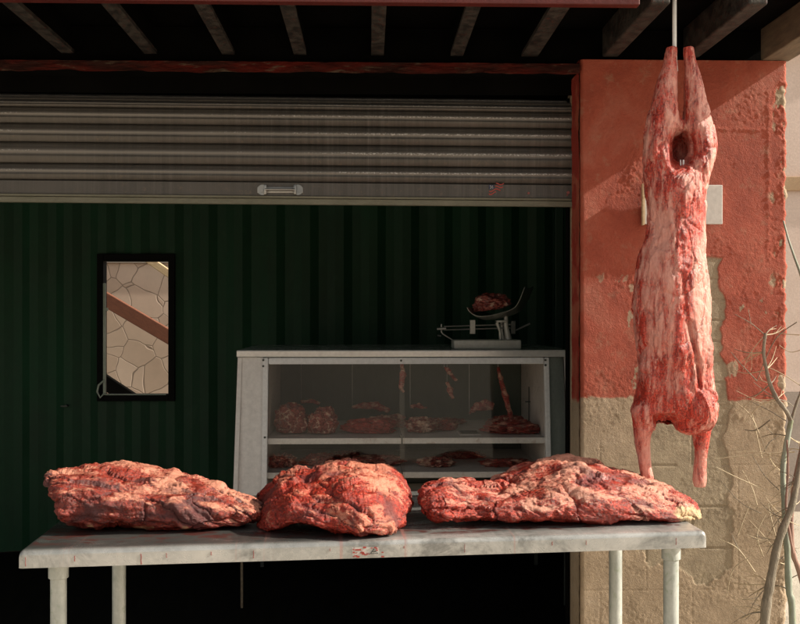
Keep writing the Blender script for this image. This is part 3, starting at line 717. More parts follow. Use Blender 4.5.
def detail(me, seed, A, fib, keep=None):
    """two passes of folds, ledges, creases and fibres; returns fields for colouring"""
    P = co(me); Nn = nrm(me)
    wv = np.stack([fbm(P * 5, 3, seed + k) for k in range(3)], 1)
    an0 = R(fib.get('rot', 0)); Pq = P.copy(); Pq[:, 0] = P[:, 0] * math.cos(an0) - P[:, 2] * math.sin(an0); Pq[:, 2] = P[:, 0] * math.sin(an0) + P[:, 2] * math.cos(an0)
    Q = Pq * np.array(fib['dir']) + wv * .10
    bun = np.abs(perlin((Pq + wv * .06) * np.array(fib['bun']), seed + 60)); bundle = -np.exp(-bun / .10)
    f1 = np.abs(perlin(Q * fib['fold'], seed + 5)); crease = np.exp(-f1 / .07)
    led = fbm(Q * fib['ledge'], 4, seed + 7); ledm = sstep(.0, .07, led)
    led2 = fbm(Q * fib['ledge'] * 1.9 + 5, 4, seed + 8); ledm2 = sstep(.12, .17, led2)
    big = fbm(P * 8, 3, seed + 9)
    an = R(fib.get('rot', 0)); Pr = P.copy(); Pr[:, 0] = P[:, 0] * math.cos(an) - P[:, 2] * math.sin(an); Pr[:, 2] = P[:, 0] * math.sin(an) + P[:, 2] * math.cos(an)
    Fq = (Pr + wv * .05) * np.array(fib['fib'])
    fibre = 1 - np.abs(perlin(Fq, seed + 50)) * 2.2; fibre2 = 1 - np.abs(perlin(Fq * 2.3, seed + 51)) * 2.2
    fm = sstep(-.35, .25, perlin(P * 5, seed + 52))
    smooth = sstep(-.1, .3, perlin(P * 6.5, seed + 53))
    c_ = fib['cell']; off, T, e, r1, r2 = cells(Pq, seed + 90, c_[0], c_[1]); sc = c_[2]
    edge = np.exp(-e / (.10 * sc)); soft = sstep(0, .35 * sc, e)
    off_b, T_b, e_b, r1b, r2b = cells(Pq, seed + 190, c_[0] * 4, c_[1], .012)
    D_cell = (.24 * off + .34 * np.clip(T / sc, -1.4, 1.4)) * (.35 + .65 * soft) - .60 * edge * (r2 > .45) + .10 * off_b * sstep(0, .12 * sc, e_b) + .08 * np.clip(T_b / sc * 2, -1, 1) - .13 * np.exp(-e_b / (.05 * sc)) * (r2b > .5)
    D = A * c_[3] * D_cell + A * (.42 * big + .45 * fbm(P * 4 * np.array(fib['dir']), 2, seed + 40) + .35 * bundle - .30 * crease * sstep(-.1, .3, perlin(P * 5, seed + 12)) + .34 * (ledm - .5) * (1 - .6 * smooth) + .10 * ledm2 + .38 * fibre * fm)
    P1 = P + Nn * D[:, None]
    setco(me, P1)
    N2 = nrm(me)
    f2 = np.abs(fbm(Q * fib['fold'] * 3.3, 3, seed + 14)); cr2 = np.exp(-f2 / .08)
    fine = fbm(P * np.array(fib['fine']), 4, seed + 15, .6); f3 = fbm(P * 120, 2, seed + 16)
    D2 = A * (-.12 * cr2 * (1 - smooth) + (.10 + .10 * (1 - smooth)) * fine + .04 * f3 + .13 * fibre2 * fm)
    P2 = P1 + N2 * D2[:, None]
    setco(me, P2)
    f_extra = fibre * fm
    return dict(crease=np.clip(crease * .8 - .7 * bundle, 0, 1.2), ledm=ledm, ledm2=ledm2, led=led, big=big, fine=fine, cr2=cr2, P=P, N=N2, fibre=f_extra, r1=r1, r2=r2, edge=edge, r1b=r1b, edgeb=np.exp(-e_b / (.05 * sc)))
def slab(name, prof, seed, A, fib, nu=420, nv=190, pw=.8, shear=0.):
    pr = np.array(prof, float); t = np.linspace(0, 1, nu); t = .5 - .5 * np.cos(math.pi * t)
    px = pr[0, 0] + (pr[-1, 0] - pr[0, 0]) * t
    g = [smooth1(np.interp(px, pr[:, 0], pr[:, c]), 7) for c in range(1, 5)]
    yt, ybm, Yc, W = g
    ph = np.linspace(0, 2 * math.pi, nv, endpoint=False)
    P = np.zeros((nu, nv, 3))
    for i in range(nu):
        c = wp(px[i], CY, Yc[i]); x = c.x
        zt_ = wz(yt[i], Yc[i] + .04 + shear * .8, px[i]); zb = wz(ybm[i], Yc[i] - W[i] * .42, px[i])
        zf = ztab(x, Yc[i]); zb = max(zb, zf - .004)
        if zt_ < zb + .004: zt_ = zb + .004
        cz = (zt_ + zb) / 2; H = (zt_ - zb) / 2
        cs, sn = np.cos(ph), np.sin(ph)
        # fuller towards the low front, leaning back at the top
        yy = Yc[i] + W[i] / 2 * np.sign(cs) * np.abs(cs) ** pw + shear * (sn + .15) * min(1, W[i] / .3)
        zz_ = cz + H * np.sign(sn) * np.abs(sn) ** pw
        P[i, :, 0] = x; P[i, :, 1] = yy; P[i, :, 2] = zz_
    me = grid_mesh(name, P, nu, nv, wrap=True, caps=True)
    fld = detail(me, seed, A, fib)
    Q = co(me); fz = np.array([ztab(a, b) for a, b in Q[:, :2]]) + .0015
    low = Q[:, 2] < fz + .004
    Q[:, 2] = np.where(low, fz + np.clip((Q[:, 2] - fz), -.02, .004) * .2 + .001, Q[:, 2]); setco(me, Q)
    fld['pxl'] = np.array([(math.tan(math.atan2(a, b) - TH)) * F + CX for a, b in Q[:, :2]])
    d = Q[:, 0] * math.sin(TH) + Q[:, 1] * math.cos(TH); fld['pyl'] = CY - (Q[:, 2] - CAMZ) / d * F
    fld['Q'] = Q
    return me, fld
FIB1 = dict(bun=(2.2, 8, 9.5), dir=(.6, 1.6, 1.9), fold=5.2, ledge=5.5, fine=(22, 50, 55), fib=(5, 22, 26), rot=8, cell=(60, (1, 2.0, 2.2), .10, .85))
# meat 1 (left)
prof1 = [(47, 470, 478, 3.08, .03), (52, 467.5, 486, 3.08, .12), (62, 467, 502, 3.08, .22), (76, 466.5, 528, 3.09, .30), (95, 468, 532, 3.10, .34), (120, 470, 533, 3.10, .36),
         (150, 473, 534, 3.10, .34), (170, 476, 535, 3.09, .32), (195, 481, 535, 3.08, .30), (215, 484, 533, 3.07, .27), (235, 491, 530, 3.06, .22), (250, 498, 527, 3.04, .18), (260, 503, 522, 3.04, .12), (265, 508, 516, 3.04, .03)]
me, f = slab('meat', prof1, 200, .019, FIB1, pw=.72, shear=.03)
up = f['N'][:, 2]; px_, py_ = f['pxl'], f['pyl']
n = fbm(f['P'] * 11, 4, 230)
fat = .00 + .56 * sstep(.15, .75, up) + .45 * n + .2 * (f['ledm'] - .5) + .35 * sstep(10, 0, np.abs(py_ - 526 - n * 6)) * (n > -.1) + .3 * sstep(195, 225, px_) * sstep(0.2, .7, up)  # sunlit tops painted in: upward faces get more of the fat colour
dark = .36 + .50 * f['crease'] * .8 + .35 * fbm(f['P'] * 9, 3, 231) - .3 * sstep(.5, .9, up) + .18 * np.exp(-((px_ - 90) / 22) ** 2 - ((py_ - 495) / 14) ** 2) + .22 * np.exp(-((px_ - 185) / 30) ** 2 - ((py_ - 505) / 14) ** 2)  # purple patches plus shade painted into the creases
fat = fat + .22 * (f['fibre'] - .5)
fat = fat - .06 + .20 * (f['r1'] - .5) + .12 * (f['r1b'] - .5) + .28 * f['edgeb'] * (f['r1b'] > .6)
dark = dark + .40 * f['edge'] + .28 * (f['r2'] > .88)
attr(me, 'fat', fat); attr(me, 'dark', dark); attr(me, 'yellow', .55 * np.exp(-((py_ - 528) / 5) ** 2) * (n > 0) )
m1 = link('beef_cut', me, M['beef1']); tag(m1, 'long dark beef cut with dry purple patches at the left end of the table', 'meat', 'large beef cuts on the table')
# meat 2 (middle)
prof2 = [(258, 491.5, 497, 3.22, .03), (261, 488, 512, 3.18, .12), (265, 486, 531, 3.13, .24), (272, 482, 531, 3.10, .32), (284, 474, 528, 3.08, .38), (295, 471, 526, 3.07, .42), (306, 472, 526, 3.07, .44), (320, 468, 528, 3.07, .46), (335, 465.5, 534, 3.07, .48), (348, 464, 539, 3.06, .50),
         (360, 465, 541, 3.05, .50), (375, 467, 541, 3.05, .48), (390, 470, 536, 3.07, .44), (401, 474, 527, 3.10, .36), (408, 479, 512, 3.14, .26), (413, 487, 498, 3.18, .04)]
FIB2 = dict(bun=(2.4, 7, 10), dir=(.6, 1.5, 2.0), fold=4.6, ledge=5, fine=(26, 48, 60), fib=(5, 20, 26), rot=24, cell=(42, (1, 1.8, 2.8), .11, .8))
me, f = slab('meat', prof2, 300, .017, FIB2, shear=.10)
up = f['N'][:, 2]; px_, py_ = f['pxl'], f['pyl']; n = fbm(f['P'] * 11, 4, 330)
fat = .10 + .28 * sstep(.3, .9, up) + .5 * n + .2 * (f['ledm'] - .5) + .38 * np.exp(-((px_ - 385) / 20) ** 2) + .45 * np.exp(-((px_ - 345) / 40) ** 2 - ((py_ - 463) / 8) ** 2) + .3 * np.exp(-((px_ - 292) / 16) ** 2 - ((py_ - 475) / 8) ** 2)  # upward faces paler, sunlight put into the fat value
fat = fat + .25 * (f['fibre'] - .5)
dark = .18 + .45 * f['crease'] + .40 * fbm(f['P'] * 7, 3, 331) + .35 * np.exp(-((px_ - 268) / 8) ** 2) + .25 * np.exp(-((px_ - 335) / 50) ** 2 - ((py_ - 474) / 6) ** 2)  # creases darkened as painted shade, besides the purple areas
fat = fat - .06 + .20 * (f['r1'] - .5) + .12 * (f['r1b'] - .5) + .28 * f['edgeb'] * (f['r1b'] > .6)
dark = dark + .40 * f['edge'] + .28 * (f['r2'] > .88)
attr(me, 'fat', fat); attr(me, 'dark', dark)
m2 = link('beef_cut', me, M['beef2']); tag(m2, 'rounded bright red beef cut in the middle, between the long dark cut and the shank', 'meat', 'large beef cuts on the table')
# meat 3 (right)
prof3 = [(418, 492, 504, 3.02, .04), (422, 484, 513, 3.02, .12), (430, 480, 520, 3.02, .17), (445, 478.5, 521, 3.03, .20), (460, 481, 519, 3.04, .20), (475, 484, 519, 3.05, .23), (495, 483, 519, 3.07, .28), (512, 477, 520, 3.09, .34), (530, 469, 521, 3.11, .40),
         (555, 462, 523, 3.13, .46), (578, 457.5, 524, 3.15, .50), (600, 461, 525, 3.16, .52), (625, 470, 526, 3.16, .50), (650, 479, 526, 3.15, .46), (670, 484, 525, 3.14, .38), (683, 489, 521, 3.13, .28), (690, 494, 511, 3.12, .16), (693, 498, 503, 3.12, .03)]
FIB3 = dict(bun=(2.0, 7, 9), dir=(.55, 1.4, 1.9), fold=4.4, ledge=4.8, fine=(18, 42, 55), fib=(4, 20, 24), rot=12, cell=(70, (1, 1.8, 2.4), .12, .85))
me, f = slab('meat', prof3, 400, .018, FIB3, nu=620, nv=210, shear=.08)
up = f['N'][:, 2]; px_, py_ = f['pxl'], f['pyl']; n = fbm(f['P'] * 10, 4, 430)
fat = .24 + .36 * sstep(.2, .8, up) + .42 * n + .2 * (f['ledm'] - .5) - .5 * np.exp(-((px_ - 436) / 18) ** 2) - .35 * sstep(505, 515, py_ - n * 6) * (px_ < 630) - .55 * np.exp(-((px_ - 608) / 26) ** 2 - ((py_ - 480) / 7) ** 2) + .35 * np.exp(-((px_ - 600) / 45) ** 2 - ((py_ - 495) / 8) ** 2)  # fat colour plus painted top light on the upward faces
dark = .14 + .45 * f['crease'] + .38 * fbm(f['P'] * 7, 3, 431) + .25 * np.exp(-((px_ - 645) / 24) ** 2 - ((py_ - 505) / 7) ** 2) + .3 * np.exp(-((px_ - 610) / 26) ** 2 - ((py_ - 480) / 7) ** 2)  # crease shade painted in along with the purple mottling
fat = fat - .06 + .20 * (f['r1'] - .5) + .12 * (f['r1b'] - .5) + .28 * f['edgeb'] * (f['r1b'] > .6)
dark = dark + .40 * f['edge'] + .28 * (f['r2'] > .88)
attr(me, 'fat', fat); attr(me, 'dark', dark); attr(me, 'yellow', .75 * sstep(655, 690, px_ + n * 12) * sstep(500, 512, py_ + n * 6))
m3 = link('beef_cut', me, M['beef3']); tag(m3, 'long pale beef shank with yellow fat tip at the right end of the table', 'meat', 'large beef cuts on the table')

# generic lump ---------------------------------------------------------------
def lump(name, c, r, seed, mat, label=None, cat='meat', group=None, A=.12, sub=6, rot=0, fatb=.3, darkb=.2, flat=True, net=False, scale_shape=(0, 0, 0), zmin=None):
    bm = bmesh.new(); bmesh.ops.create_icosphere(bm, subdivisions=sub, radius=1)
    me = bpy.data.meshes.new(name); bm.to_mesh(me); bm.free()
    P = co(me); d = 1 + .30 * fbm(P * 1.1, 3, seed) + A * fbm(P * 3, 4, seed + 1) - A * 1.2 * np.exp(-np.abs(perlin(P * 2.2, seed + 2)) / .08) + A * .35 * fbm(P * 9, 3, seed + 3)
    P = P * d[:, None]
    lo = P[:, 2] < -.55
    P[lo, 2] = -.55 + (P[lo, 2] + .55) * .12
    P *= np.array([r[0], r[1], r[2] / .8])
    cr, sr = math.cos(rot), math.sin(rot)
    P = np.stack([P[:, 0] * cr - P[:, 1] * sr, P[:, 0] * sr + P[:, 1] * cr, P[:, 2]], 1)
    P[:, 2] -= P[:, 2].min(); zmx = P[:, 2].max(); P[:, 2] *= 2 * r[2] / zmx
    setco(me, P); me.shade_smooth()
    U = P / max(r)
    if net:
        v = np.abs(fbm(U * 1.7, 2, seed + 7)); fat = .10 + .75 * np.exp(-v / .12); dark = .25 + .8 * fbm(U * 2.0, 2, seed + 9)
    else:
        fat = fatb + .75 * fbm(U * 2.6, 4, seed + 7); dark = darkb + .6 * fbm(U * 2.1, 3, seed + 9)
    attr(me, 'fat', fat); attr(me, 'dark', dark)
    o = link(name, me, mat); o.location = c
    if label: tag(o, label, cat, group)
    return o
# ------------------------------------------------------------------ display case
dc = thing('display_case', 'grey metal butcher display case with glass front and two shelves of meat', 'display case', (.18, 5.7, CZ0))
ft, fb = 5.25, 5.15                      # front plane: top and bottom (sloping glass)
bk = 6.13
zt = wz(350, ft); zfl = wz(481, fb)    # lid front height, deck height
ztb = zt
xl, xr = wx(264, ft), wx(548, ft)
BX0, BX1 = wx(238, ft + .03), wx(569, ft + .03)
zbot = .50
def fy_at(z): return fb + (ft - fb) * (z - zbot) / (zt - zbot)
# lid
LID = .036
MB().box(BX0 - .004, BX1 + .004, ft - .004, bk, zt - LID, zt, .006, 3).build('lid', M['caselid'], dc)
def wing(xf, xb, s, mat):
    mb = MB(); t = .006 * s; e = .014 * s; w = .020 * s
    mb.hexa([(xf, fb + .012, zbot), (xb + e - w, fb + .045, zbot), (xb + e - w, fb + .052, zbot), (xf, fb + .019, zbot)] if s < 0 else [(xf, fb + .012, zbot), (xb + e - w, fb + .09, zbot), (xb + e - w, fb + .097, zbot), (xf, fb + .019, zbot)],
            [(xf, ft + .012, zt - LID - .002), (xb - w, ft + .025, zt - LID - .002), (xb - w, ft + .032, zt - LID - .002), (xf, ft + .019, zt - LID - .002)] if s < 0 else [(xf, ft + .012, zt - LID - .002), (xb - w, ft + .09, zt - LID - .002), (xb - w, ft + .097, zt - LID - .002), (xf, ft + .019, zt - LID - .002)])
    mb.build('front_panel', mat, dc)
    mb = MB(); a, b = sorted((xb, xb - w * 1.05)); a2, b2 = sorted((xb + e, xb + e - w * 1.05))
    mb.hexa([(a2, fb + .02, zbot), (b2, fb + .02, zbot), (b2, fb + .06, zbot), (a2, fb + .06, zbot)], [(a, ft + .02, zt - LID - .002), (b, ft + .02, zt - LID - .002), (b, ft + .06, zt - LID - .002), (a, ft + .06, zt - LID - .002)])
    mb.build('corner_angle', M['casemetal'], dc)
    mb = MB(); mb.hexa([(xb + e, fb + .062, zbot), (xb + e, bk - .01, zbot), (xb + e - t, bk - .01, zbot), (xb + e - t, fb + .062, zbot)], [(xb, ft + .062, zt - LID - .002), (xb, bk - .01, zt - LID - .002), (xb - t, bk - .01, zt - LID - .002), (xb - t, ft + .062, zt - LID - .002)])
    mb.build('side_panel', M['casemetal'], dc)
wing(xl - .005, BX0, -1, M['casemetal']); wing(xr + .005, BX1, 1, M['casewing'])
zt0 = zt; zt = zt - .025
# front frame (stiles and rails following the slope)
def fr(x0, x1, z0, z1, pr=.0, name='frame', dk=.03):
    mb = MB(); mb.hexa([(x0, fy_at(z0) - pr, z0), (x1, fy_at(z0) - pr, z0), (x1, fy_at(z0) + dk, z0), (x0, fy_at(z0) + dk, z0)],
                       [(x0, fy_at(z1) - pr, z1), (x1, fy_at(z1) - pr, z1), (x1, fy_at(z1) + dk, z1), (x0, fy_at(z1) + dk, z1)])
    bmesh.ops.bevel(mb.bm, geom=list(mb.bm.edges), offset=.003, segments=2, affect='EDGES')
    return mb.build(name, M['caseframe'], dc)
sw_ = .026
fr(xl - .004, xl + sw_ - .004, zbot, zt - .014, .008, 'stile'); fr(xr - sw_ + .006, xr + .004, zbot, zt - .014, .008, 'stile')
fr(xl + sw_ - .002, xr - sw_ + .004, zt - .045, zt - .014, .006, 'top_rail')
fr(xl + sw_ - .002, xr - sw_ + .004, zbot, zbot + .04, .006, 'bottom_rail')
for (px, py) in ((263.5, 360), (263.5, 366), (401, 360.5), (545, 360), (545, 365), (266, 436)):
    c = wp(px, py, ft); y = fy_at(c.z) - .012; MB().tube([(c.x, y, c.z), (c.x, y + .006, c.z)], .0055, 10).build('screw', M['darkiron'], dc)
# glass panes (two overlapping)
xm = wx(402, ft)
for (a, b, off) in ((xl + sw_ - .001, xm + .012, .012), (xm - .012, xr - sw_ + .003, .020)):
    z0, z1 = zbot + .042, zt - .047
    mb = MB(); mb.hexa([(a, fy_at(z0) + off, z0), (b, fy_at(z0) + off, z0), (b, fy_at(z0) + off + .004, z0), (a, fy_at(z0) + off + .004, z0)],
                       [(a, fy_at(z1) + off, z1), (b, fy_at(z1) + off, z1), (b, fy_at(z1) + off + .004, z1), (a, fy_at(z1) + off + .004, z1)])
    mb.build('glass_pane', M['glass'], dc)
# liner
yi = ft + .05
MB().box(xl + .001, xl + .012, yi, bk - .03, zbot + .01, zt - .016).build('inner_side', M['liner'], dc)
MB().box(xr - .012, xr - .001, yi, bk - .03, zbot + .01, zt - .016).build('inner_side', M['liner'], dc)
MB().box(xl + .014, xr - .014, bk - .028, bk - .02, zbot + .01, zt - .016).build('rear_panel', M['caseback'], dc)
MB().hexa([(xl - .004, fb + .034, zbot - .014), (xr + .004, fb + .034, zbot - .014), (BX1, bk - .004, zbot - .014), (BX0, bk - .004, zbot - .014)], [(xl - .004, fb + .034, zbot - .002), (xr + .004, fb + .034, zbot - .002), (BX1, bk - .004, zbot - .002), (BX0, bk - .004, zbot - .002)]).build('base_pan', M['casemetal'], dc)
zt = zt0 - .022; S1 = wz(437.2, ft + .03); S2 = wz(472.5, fb + .06)
for zz_, y0 in ((S1, fy_at(S1) + .045), (S2, fy_at(S2) + .045)):
    shf = MB().box(xl + .014, xm - .002, y0, bk - .032, zz_ - .003, zz_).box(xm + .002, xr - .014, y0, bk - .032, zz_ - .003, zz_)
    shf.box(xl + .014, xm - .004, y0 - .006, y0 - .001, zz_ - .028, zz_ + .001, .001).box(xm + .003, xr - .014, y0 - .006, y0 - .001, zz_ - .028, zz_ + .001, .001)
    shf.build('shelf', M['shelf'], dc)
MB().box(xm - .012, xm + .010, fy_at(S1) + .04, fy_at(S1) + .047, S1 - .018, S1 + .012, .001).build('shelf_clip', M['darkiron'], dc)
# thin rod with a bracket on the inner right wall
c = wp(533, 405, 5.75)
MB().tube([(xr - .020, 5.75, c.z - .10), (xr - .020, 5.75, c.z + .10)], .003, 6).box(xr - .04, xr - .013, 5.74, 5.76, c.z + .015, c.z + .021).build('hook_rod', M['darkiron'], dc)
# legs
for (px, Y, x) in ((241, 5.2, None), (566.5, 5.2, None)):
    v = wx(px, Y)
    MB().box(v - .006, v + .006, Y + .03, Y + .042, CZ0, zbot - .016, .001).build('leg', M['endboard'] if px < 300 else M['darkiron'], dc)
for x in (BX0 + .03, BX1 - .05):
    MB().box(x, x + .02, bk - .06, bk - .04, CZ0, zbot - .016, .001).build('leg', M['darkiron'], dc)
MB().box(wx(241, 5.2) - .01, wx(566.5, 5.2) + .01, 5.225, 5.245, zbot - .034, zbot - .016, .001).build('cross_bar', M['darkiron'], dc)
# meats in the case
def shelf_meat(px0, px1, ytop, S, Y, seed, mat, label, dz=1, ry=.10, **kw):
    a, b = wx(px0, Y), wx(px1, Y); zt_ = wz(ytop, Y, (px0 + px1) / 2); h = max(.02, (zt_ - S) / 2)
    return lump('meat_cut', ((a + b) / 2, Y, S + .001), ((b - a) / 2 * .88, ry, h), seed, mat, label, 'meat', 'cuts of meat in the display case', **kw)
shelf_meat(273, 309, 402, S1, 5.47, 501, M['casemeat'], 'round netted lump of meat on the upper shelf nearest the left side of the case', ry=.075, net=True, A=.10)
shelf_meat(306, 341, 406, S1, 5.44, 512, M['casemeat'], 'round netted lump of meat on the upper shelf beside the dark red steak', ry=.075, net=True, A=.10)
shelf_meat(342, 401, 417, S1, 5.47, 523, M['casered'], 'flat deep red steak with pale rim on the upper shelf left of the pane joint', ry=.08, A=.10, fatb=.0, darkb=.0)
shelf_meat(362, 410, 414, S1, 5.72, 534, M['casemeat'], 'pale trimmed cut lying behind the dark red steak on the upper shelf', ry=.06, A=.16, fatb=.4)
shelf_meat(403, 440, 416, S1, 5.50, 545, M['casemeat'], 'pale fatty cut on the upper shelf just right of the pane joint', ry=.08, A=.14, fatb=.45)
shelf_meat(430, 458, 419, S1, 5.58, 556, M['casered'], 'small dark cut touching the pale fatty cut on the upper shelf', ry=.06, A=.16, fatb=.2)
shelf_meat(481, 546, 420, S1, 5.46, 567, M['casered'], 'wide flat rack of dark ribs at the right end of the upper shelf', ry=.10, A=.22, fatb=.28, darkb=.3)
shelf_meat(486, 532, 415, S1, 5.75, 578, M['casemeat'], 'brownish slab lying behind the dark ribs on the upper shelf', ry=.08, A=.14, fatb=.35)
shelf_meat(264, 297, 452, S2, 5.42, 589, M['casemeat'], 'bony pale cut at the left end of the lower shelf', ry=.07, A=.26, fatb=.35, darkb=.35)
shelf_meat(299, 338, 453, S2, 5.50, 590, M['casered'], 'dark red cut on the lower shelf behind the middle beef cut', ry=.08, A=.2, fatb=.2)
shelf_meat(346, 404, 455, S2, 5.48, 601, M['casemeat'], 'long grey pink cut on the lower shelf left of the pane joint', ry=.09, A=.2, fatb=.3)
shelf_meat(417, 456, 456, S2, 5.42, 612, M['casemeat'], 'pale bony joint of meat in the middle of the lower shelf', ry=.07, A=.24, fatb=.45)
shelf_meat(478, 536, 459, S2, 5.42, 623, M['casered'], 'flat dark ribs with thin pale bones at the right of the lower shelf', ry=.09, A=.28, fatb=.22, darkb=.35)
def strip(pts, rad, Y, seed, label):  # added meat shapes placed where the case glass shows reflections
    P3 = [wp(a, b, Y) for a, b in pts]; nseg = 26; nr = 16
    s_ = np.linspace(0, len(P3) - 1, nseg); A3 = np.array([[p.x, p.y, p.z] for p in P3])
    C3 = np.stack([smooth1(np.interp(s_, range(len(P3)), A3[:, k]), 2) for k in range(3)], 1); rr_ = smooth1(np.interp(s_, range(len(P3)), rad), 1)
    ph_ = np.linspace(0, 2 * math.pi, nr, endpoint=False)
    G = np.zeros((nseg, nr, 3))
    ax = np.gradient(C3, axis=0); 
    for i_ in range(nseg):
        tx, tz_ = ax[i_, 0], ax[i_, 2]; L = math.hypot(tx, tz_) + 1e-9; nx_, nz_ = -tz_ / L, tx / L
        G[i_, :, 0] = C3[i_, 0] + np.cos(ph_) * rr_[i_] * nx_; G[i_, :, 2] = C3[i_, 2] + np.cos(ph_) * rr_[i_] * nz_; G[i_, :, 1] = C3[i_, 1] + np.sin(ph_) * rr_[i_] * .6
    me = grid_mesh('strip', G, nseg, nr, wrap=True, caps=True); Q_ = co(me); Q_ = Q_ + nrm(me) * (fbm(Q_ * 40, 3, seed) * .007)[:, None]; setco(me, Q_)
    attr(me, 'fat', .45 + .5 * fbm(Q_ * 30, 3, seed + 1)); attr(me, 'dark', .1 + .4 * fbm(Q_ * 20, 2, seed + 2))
    root = thing('reflection_strip', label, 'meat', tuple(C3[0]), group='meat shapes standing in for reflections in the case glass')
    link('reflection_body', me, M['casered'], root)
    t_ = C3[0]; MB().tube([(t_[0], t_[1], t_[2] - .006), (t_[0], t_[1], zt0 - .060), (t_[0], t_[1], zt0 - LID - .004)], .0015, 6).build('added_hook', M['steel'], root, True)
strip([(498, 366), (501, 380), (506, 398), (511, 416), (512, 428)], [.006, .013, .015, .013, .007], 5.68, 801, 'long thin curved meat shape standing in for the carcass reflection in the glass')
strip([(402, 364), (403, 375), (401, 388), (404, 392)], [.008, .017, .013, .004], 5.62, 811, 'short meat shape standing in for a glass reflection beside the pane joint')
strip([(444, 366), (449, 372), (457, 381)], [.005, .014, .006], 5.72, 821, 'small slanting meat shape standing in for a reflection high in the right pane')
strip([(447, 382), (450, 390), (453, 399)], [.006, .018, .008], 5.75, 831, 'small wedge standing in for a glass reflection below the slanting shape')
strip([(352, 408), (364, 405), (376, 406), (390, 411)], [.006, .018, .024, .010], 5.85, 841, 'wide pale piece standing in for a glass reflection above the dark red steak')
strip([(469, 414), (476, 407), (486, 405), (494, 407)], [.008, .022, .032, .018], 5.85, 851, 'orange pink piece standing in for a glass reflection above the price tray')
strip([(410, 407), (418, 406), (427, 408)], [.008, .014, .003], 5.85, 861, 'small pointed piece standing in for a reflection just right of the pane joint')
strip([(301, 402), (311, 401), (320, 404)], [.006, .010, .010], 5.85, 871, 'small pale piece standing in for a glass reflection behind the round lumps')
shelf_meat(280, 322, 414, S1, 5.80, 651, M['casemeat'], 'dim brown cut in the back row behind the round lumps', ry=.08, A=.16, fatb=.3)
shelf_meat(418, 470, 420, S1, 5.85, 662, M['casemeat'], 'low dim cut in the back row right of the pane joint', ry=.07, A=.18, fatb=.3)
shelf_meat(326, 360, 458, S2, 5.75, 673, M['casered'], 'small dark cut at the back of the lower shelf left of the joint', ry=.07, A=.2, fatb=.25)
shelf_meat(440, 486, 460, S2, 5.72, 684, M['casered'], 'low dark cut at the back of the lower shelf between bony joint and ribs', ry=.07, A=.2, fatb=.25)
c = wp(469, 432, 5.42)
tr = MB().box(c.x - .055, c.x + .055, 5.34, 5.52, S1 + .001, S1 + .006, .002).build('price_tray', M['liner']); tag(tr, 'small flat tray with dark bars on the upper shelf between two cuts', 'tray')
mb = MB()
for k in range(3): mb.box(c.x - .045, c.x + .045, 5.36 + k * .05, 5.38 + k * .05, S1 + .0065, S1 + .010)
mb.build('bar', M['darkiron'], tr)
# ------------------------------------------------------------------ scale on the lid
zt = zt0
SYY = 5.42
def sp(px, py, dy=0): v = wp(px, py, SYY + dy); return v
scx = wx(486, SYY)
scl = thing('beam_scale', 'old balance scale with sliding weights and scoop pan on top of the display case', 'scale', (scx, SYY, zt))
b0, b1 = sp(452.5, 350), sp(519, 342)
MB().box(b0.x, b1.x, SYY - .09, SYY + .09, zt + .001, zt + .048, .008, 3).build('base', M['iron'], scl, True)
mb = MB()
for py in (326, 329.5):
    mb.tube([sp(444, py + .4), sp(512, py - 1.6)], .0035, 8)
bmx = mb.build('beam', M['steel'], scl, True)
p = sp(472.5, 326.5); MB().box(p.x - .013, p.x + .013, SYY - .02, SYY + .02, p.z - .038, p.z + .034, .002).build('weight', M['iron'], scl)
p = sp(513, 326.5); MB().box(p.x - .011, p.x + .011, SYY - .02, SYY + .02, p.z - .038, p.z + .030, .002).build('weight', M['darkiron'], scl)
MB().tube([sp(437, 329), sp(446, 328.4)], .008, 10).tube([sp(441.5, 324), sp(441.5, 332), sp(443, 334), sp(455, 341.5)], [.0035, .004, .004, .003], 8).tube([sp(441, 336), sp(437.5, 335.4)], .0035, 8).build('pointer_stand', M['steel'], scl, True)
MB().tube([sp(513, 331), sp(518, 329.3), sp(530, 323.5)], [.006, .004, .005], 8).build('poise_screw', M['steel'], scl, True)
z0 = zt + .046
mb = MB()
mb.tube([sp(497, 322.5, -.02), sp(500, 331, -.02), sp(501, 342, -.02)], [.009, .007, .010], 10).tube([sp(502, 322.5, .02), sp(502, 331, .02), sp(504, 342, .02)], [.009, .007, .010], 10)
mb.tube([sp(506, 314), sp(506, 326), sp(509, 342)], [.010, .012, .020], 12)
p = sp(500, 321.5); mb.box(p.x - .020, p.x + .03, SYY - .03, SYY + .03, p.z - .004, p.z + .006, .002)
mb.build('support', M['iron'], scl, True)
# scoop pan : bowl lofted from its cross section, open to the front-left
def pan():
    nu, nv = 40, 28; P = np.zeros((nu, nv, 3))
    rim = [(465, 307), (467, 311), (471, 314.5), (478, 316.5), (488, 315.5), (498, 313), (507, 310.5), (513, 307), (517, 300), (520, 292), (522, 287)]
    rx = np.array(rim, float); s = np.linspace(0, len(rim) - 1, nu)
    X = np.interp(s, range(len(rim)), rx[:, 0]); Y = np.interp(s, range(len(rim)), rx[:, 1]); X = smooth1(X, 2); Y = smooth1(Y, 2)
    for i in range(nu):
        for j in range(nv):
            t = j / (nv - 1); dy = -.10 + .24 * t
            dep_ = math.sin(math.pi * min(1, t * 1.0)) * .025
            v = wp(X[i] + t * 16, Y[i] - t * 2 + (0), SYY); P[i, j] = (v.x, SYY + dy, v.z - dep_ * (.4 + .6 * math.sin(math.pi * i / (nu - 1))))
    return grid_mesh('pan', P, nu, nv)
po = link('pan', pan(), M['pan'], scl); so = po.modifiers.new('s', 'SOLIDIFY'); so.thickness = .004; so.offset = 0
p = sp(492, 311.5)
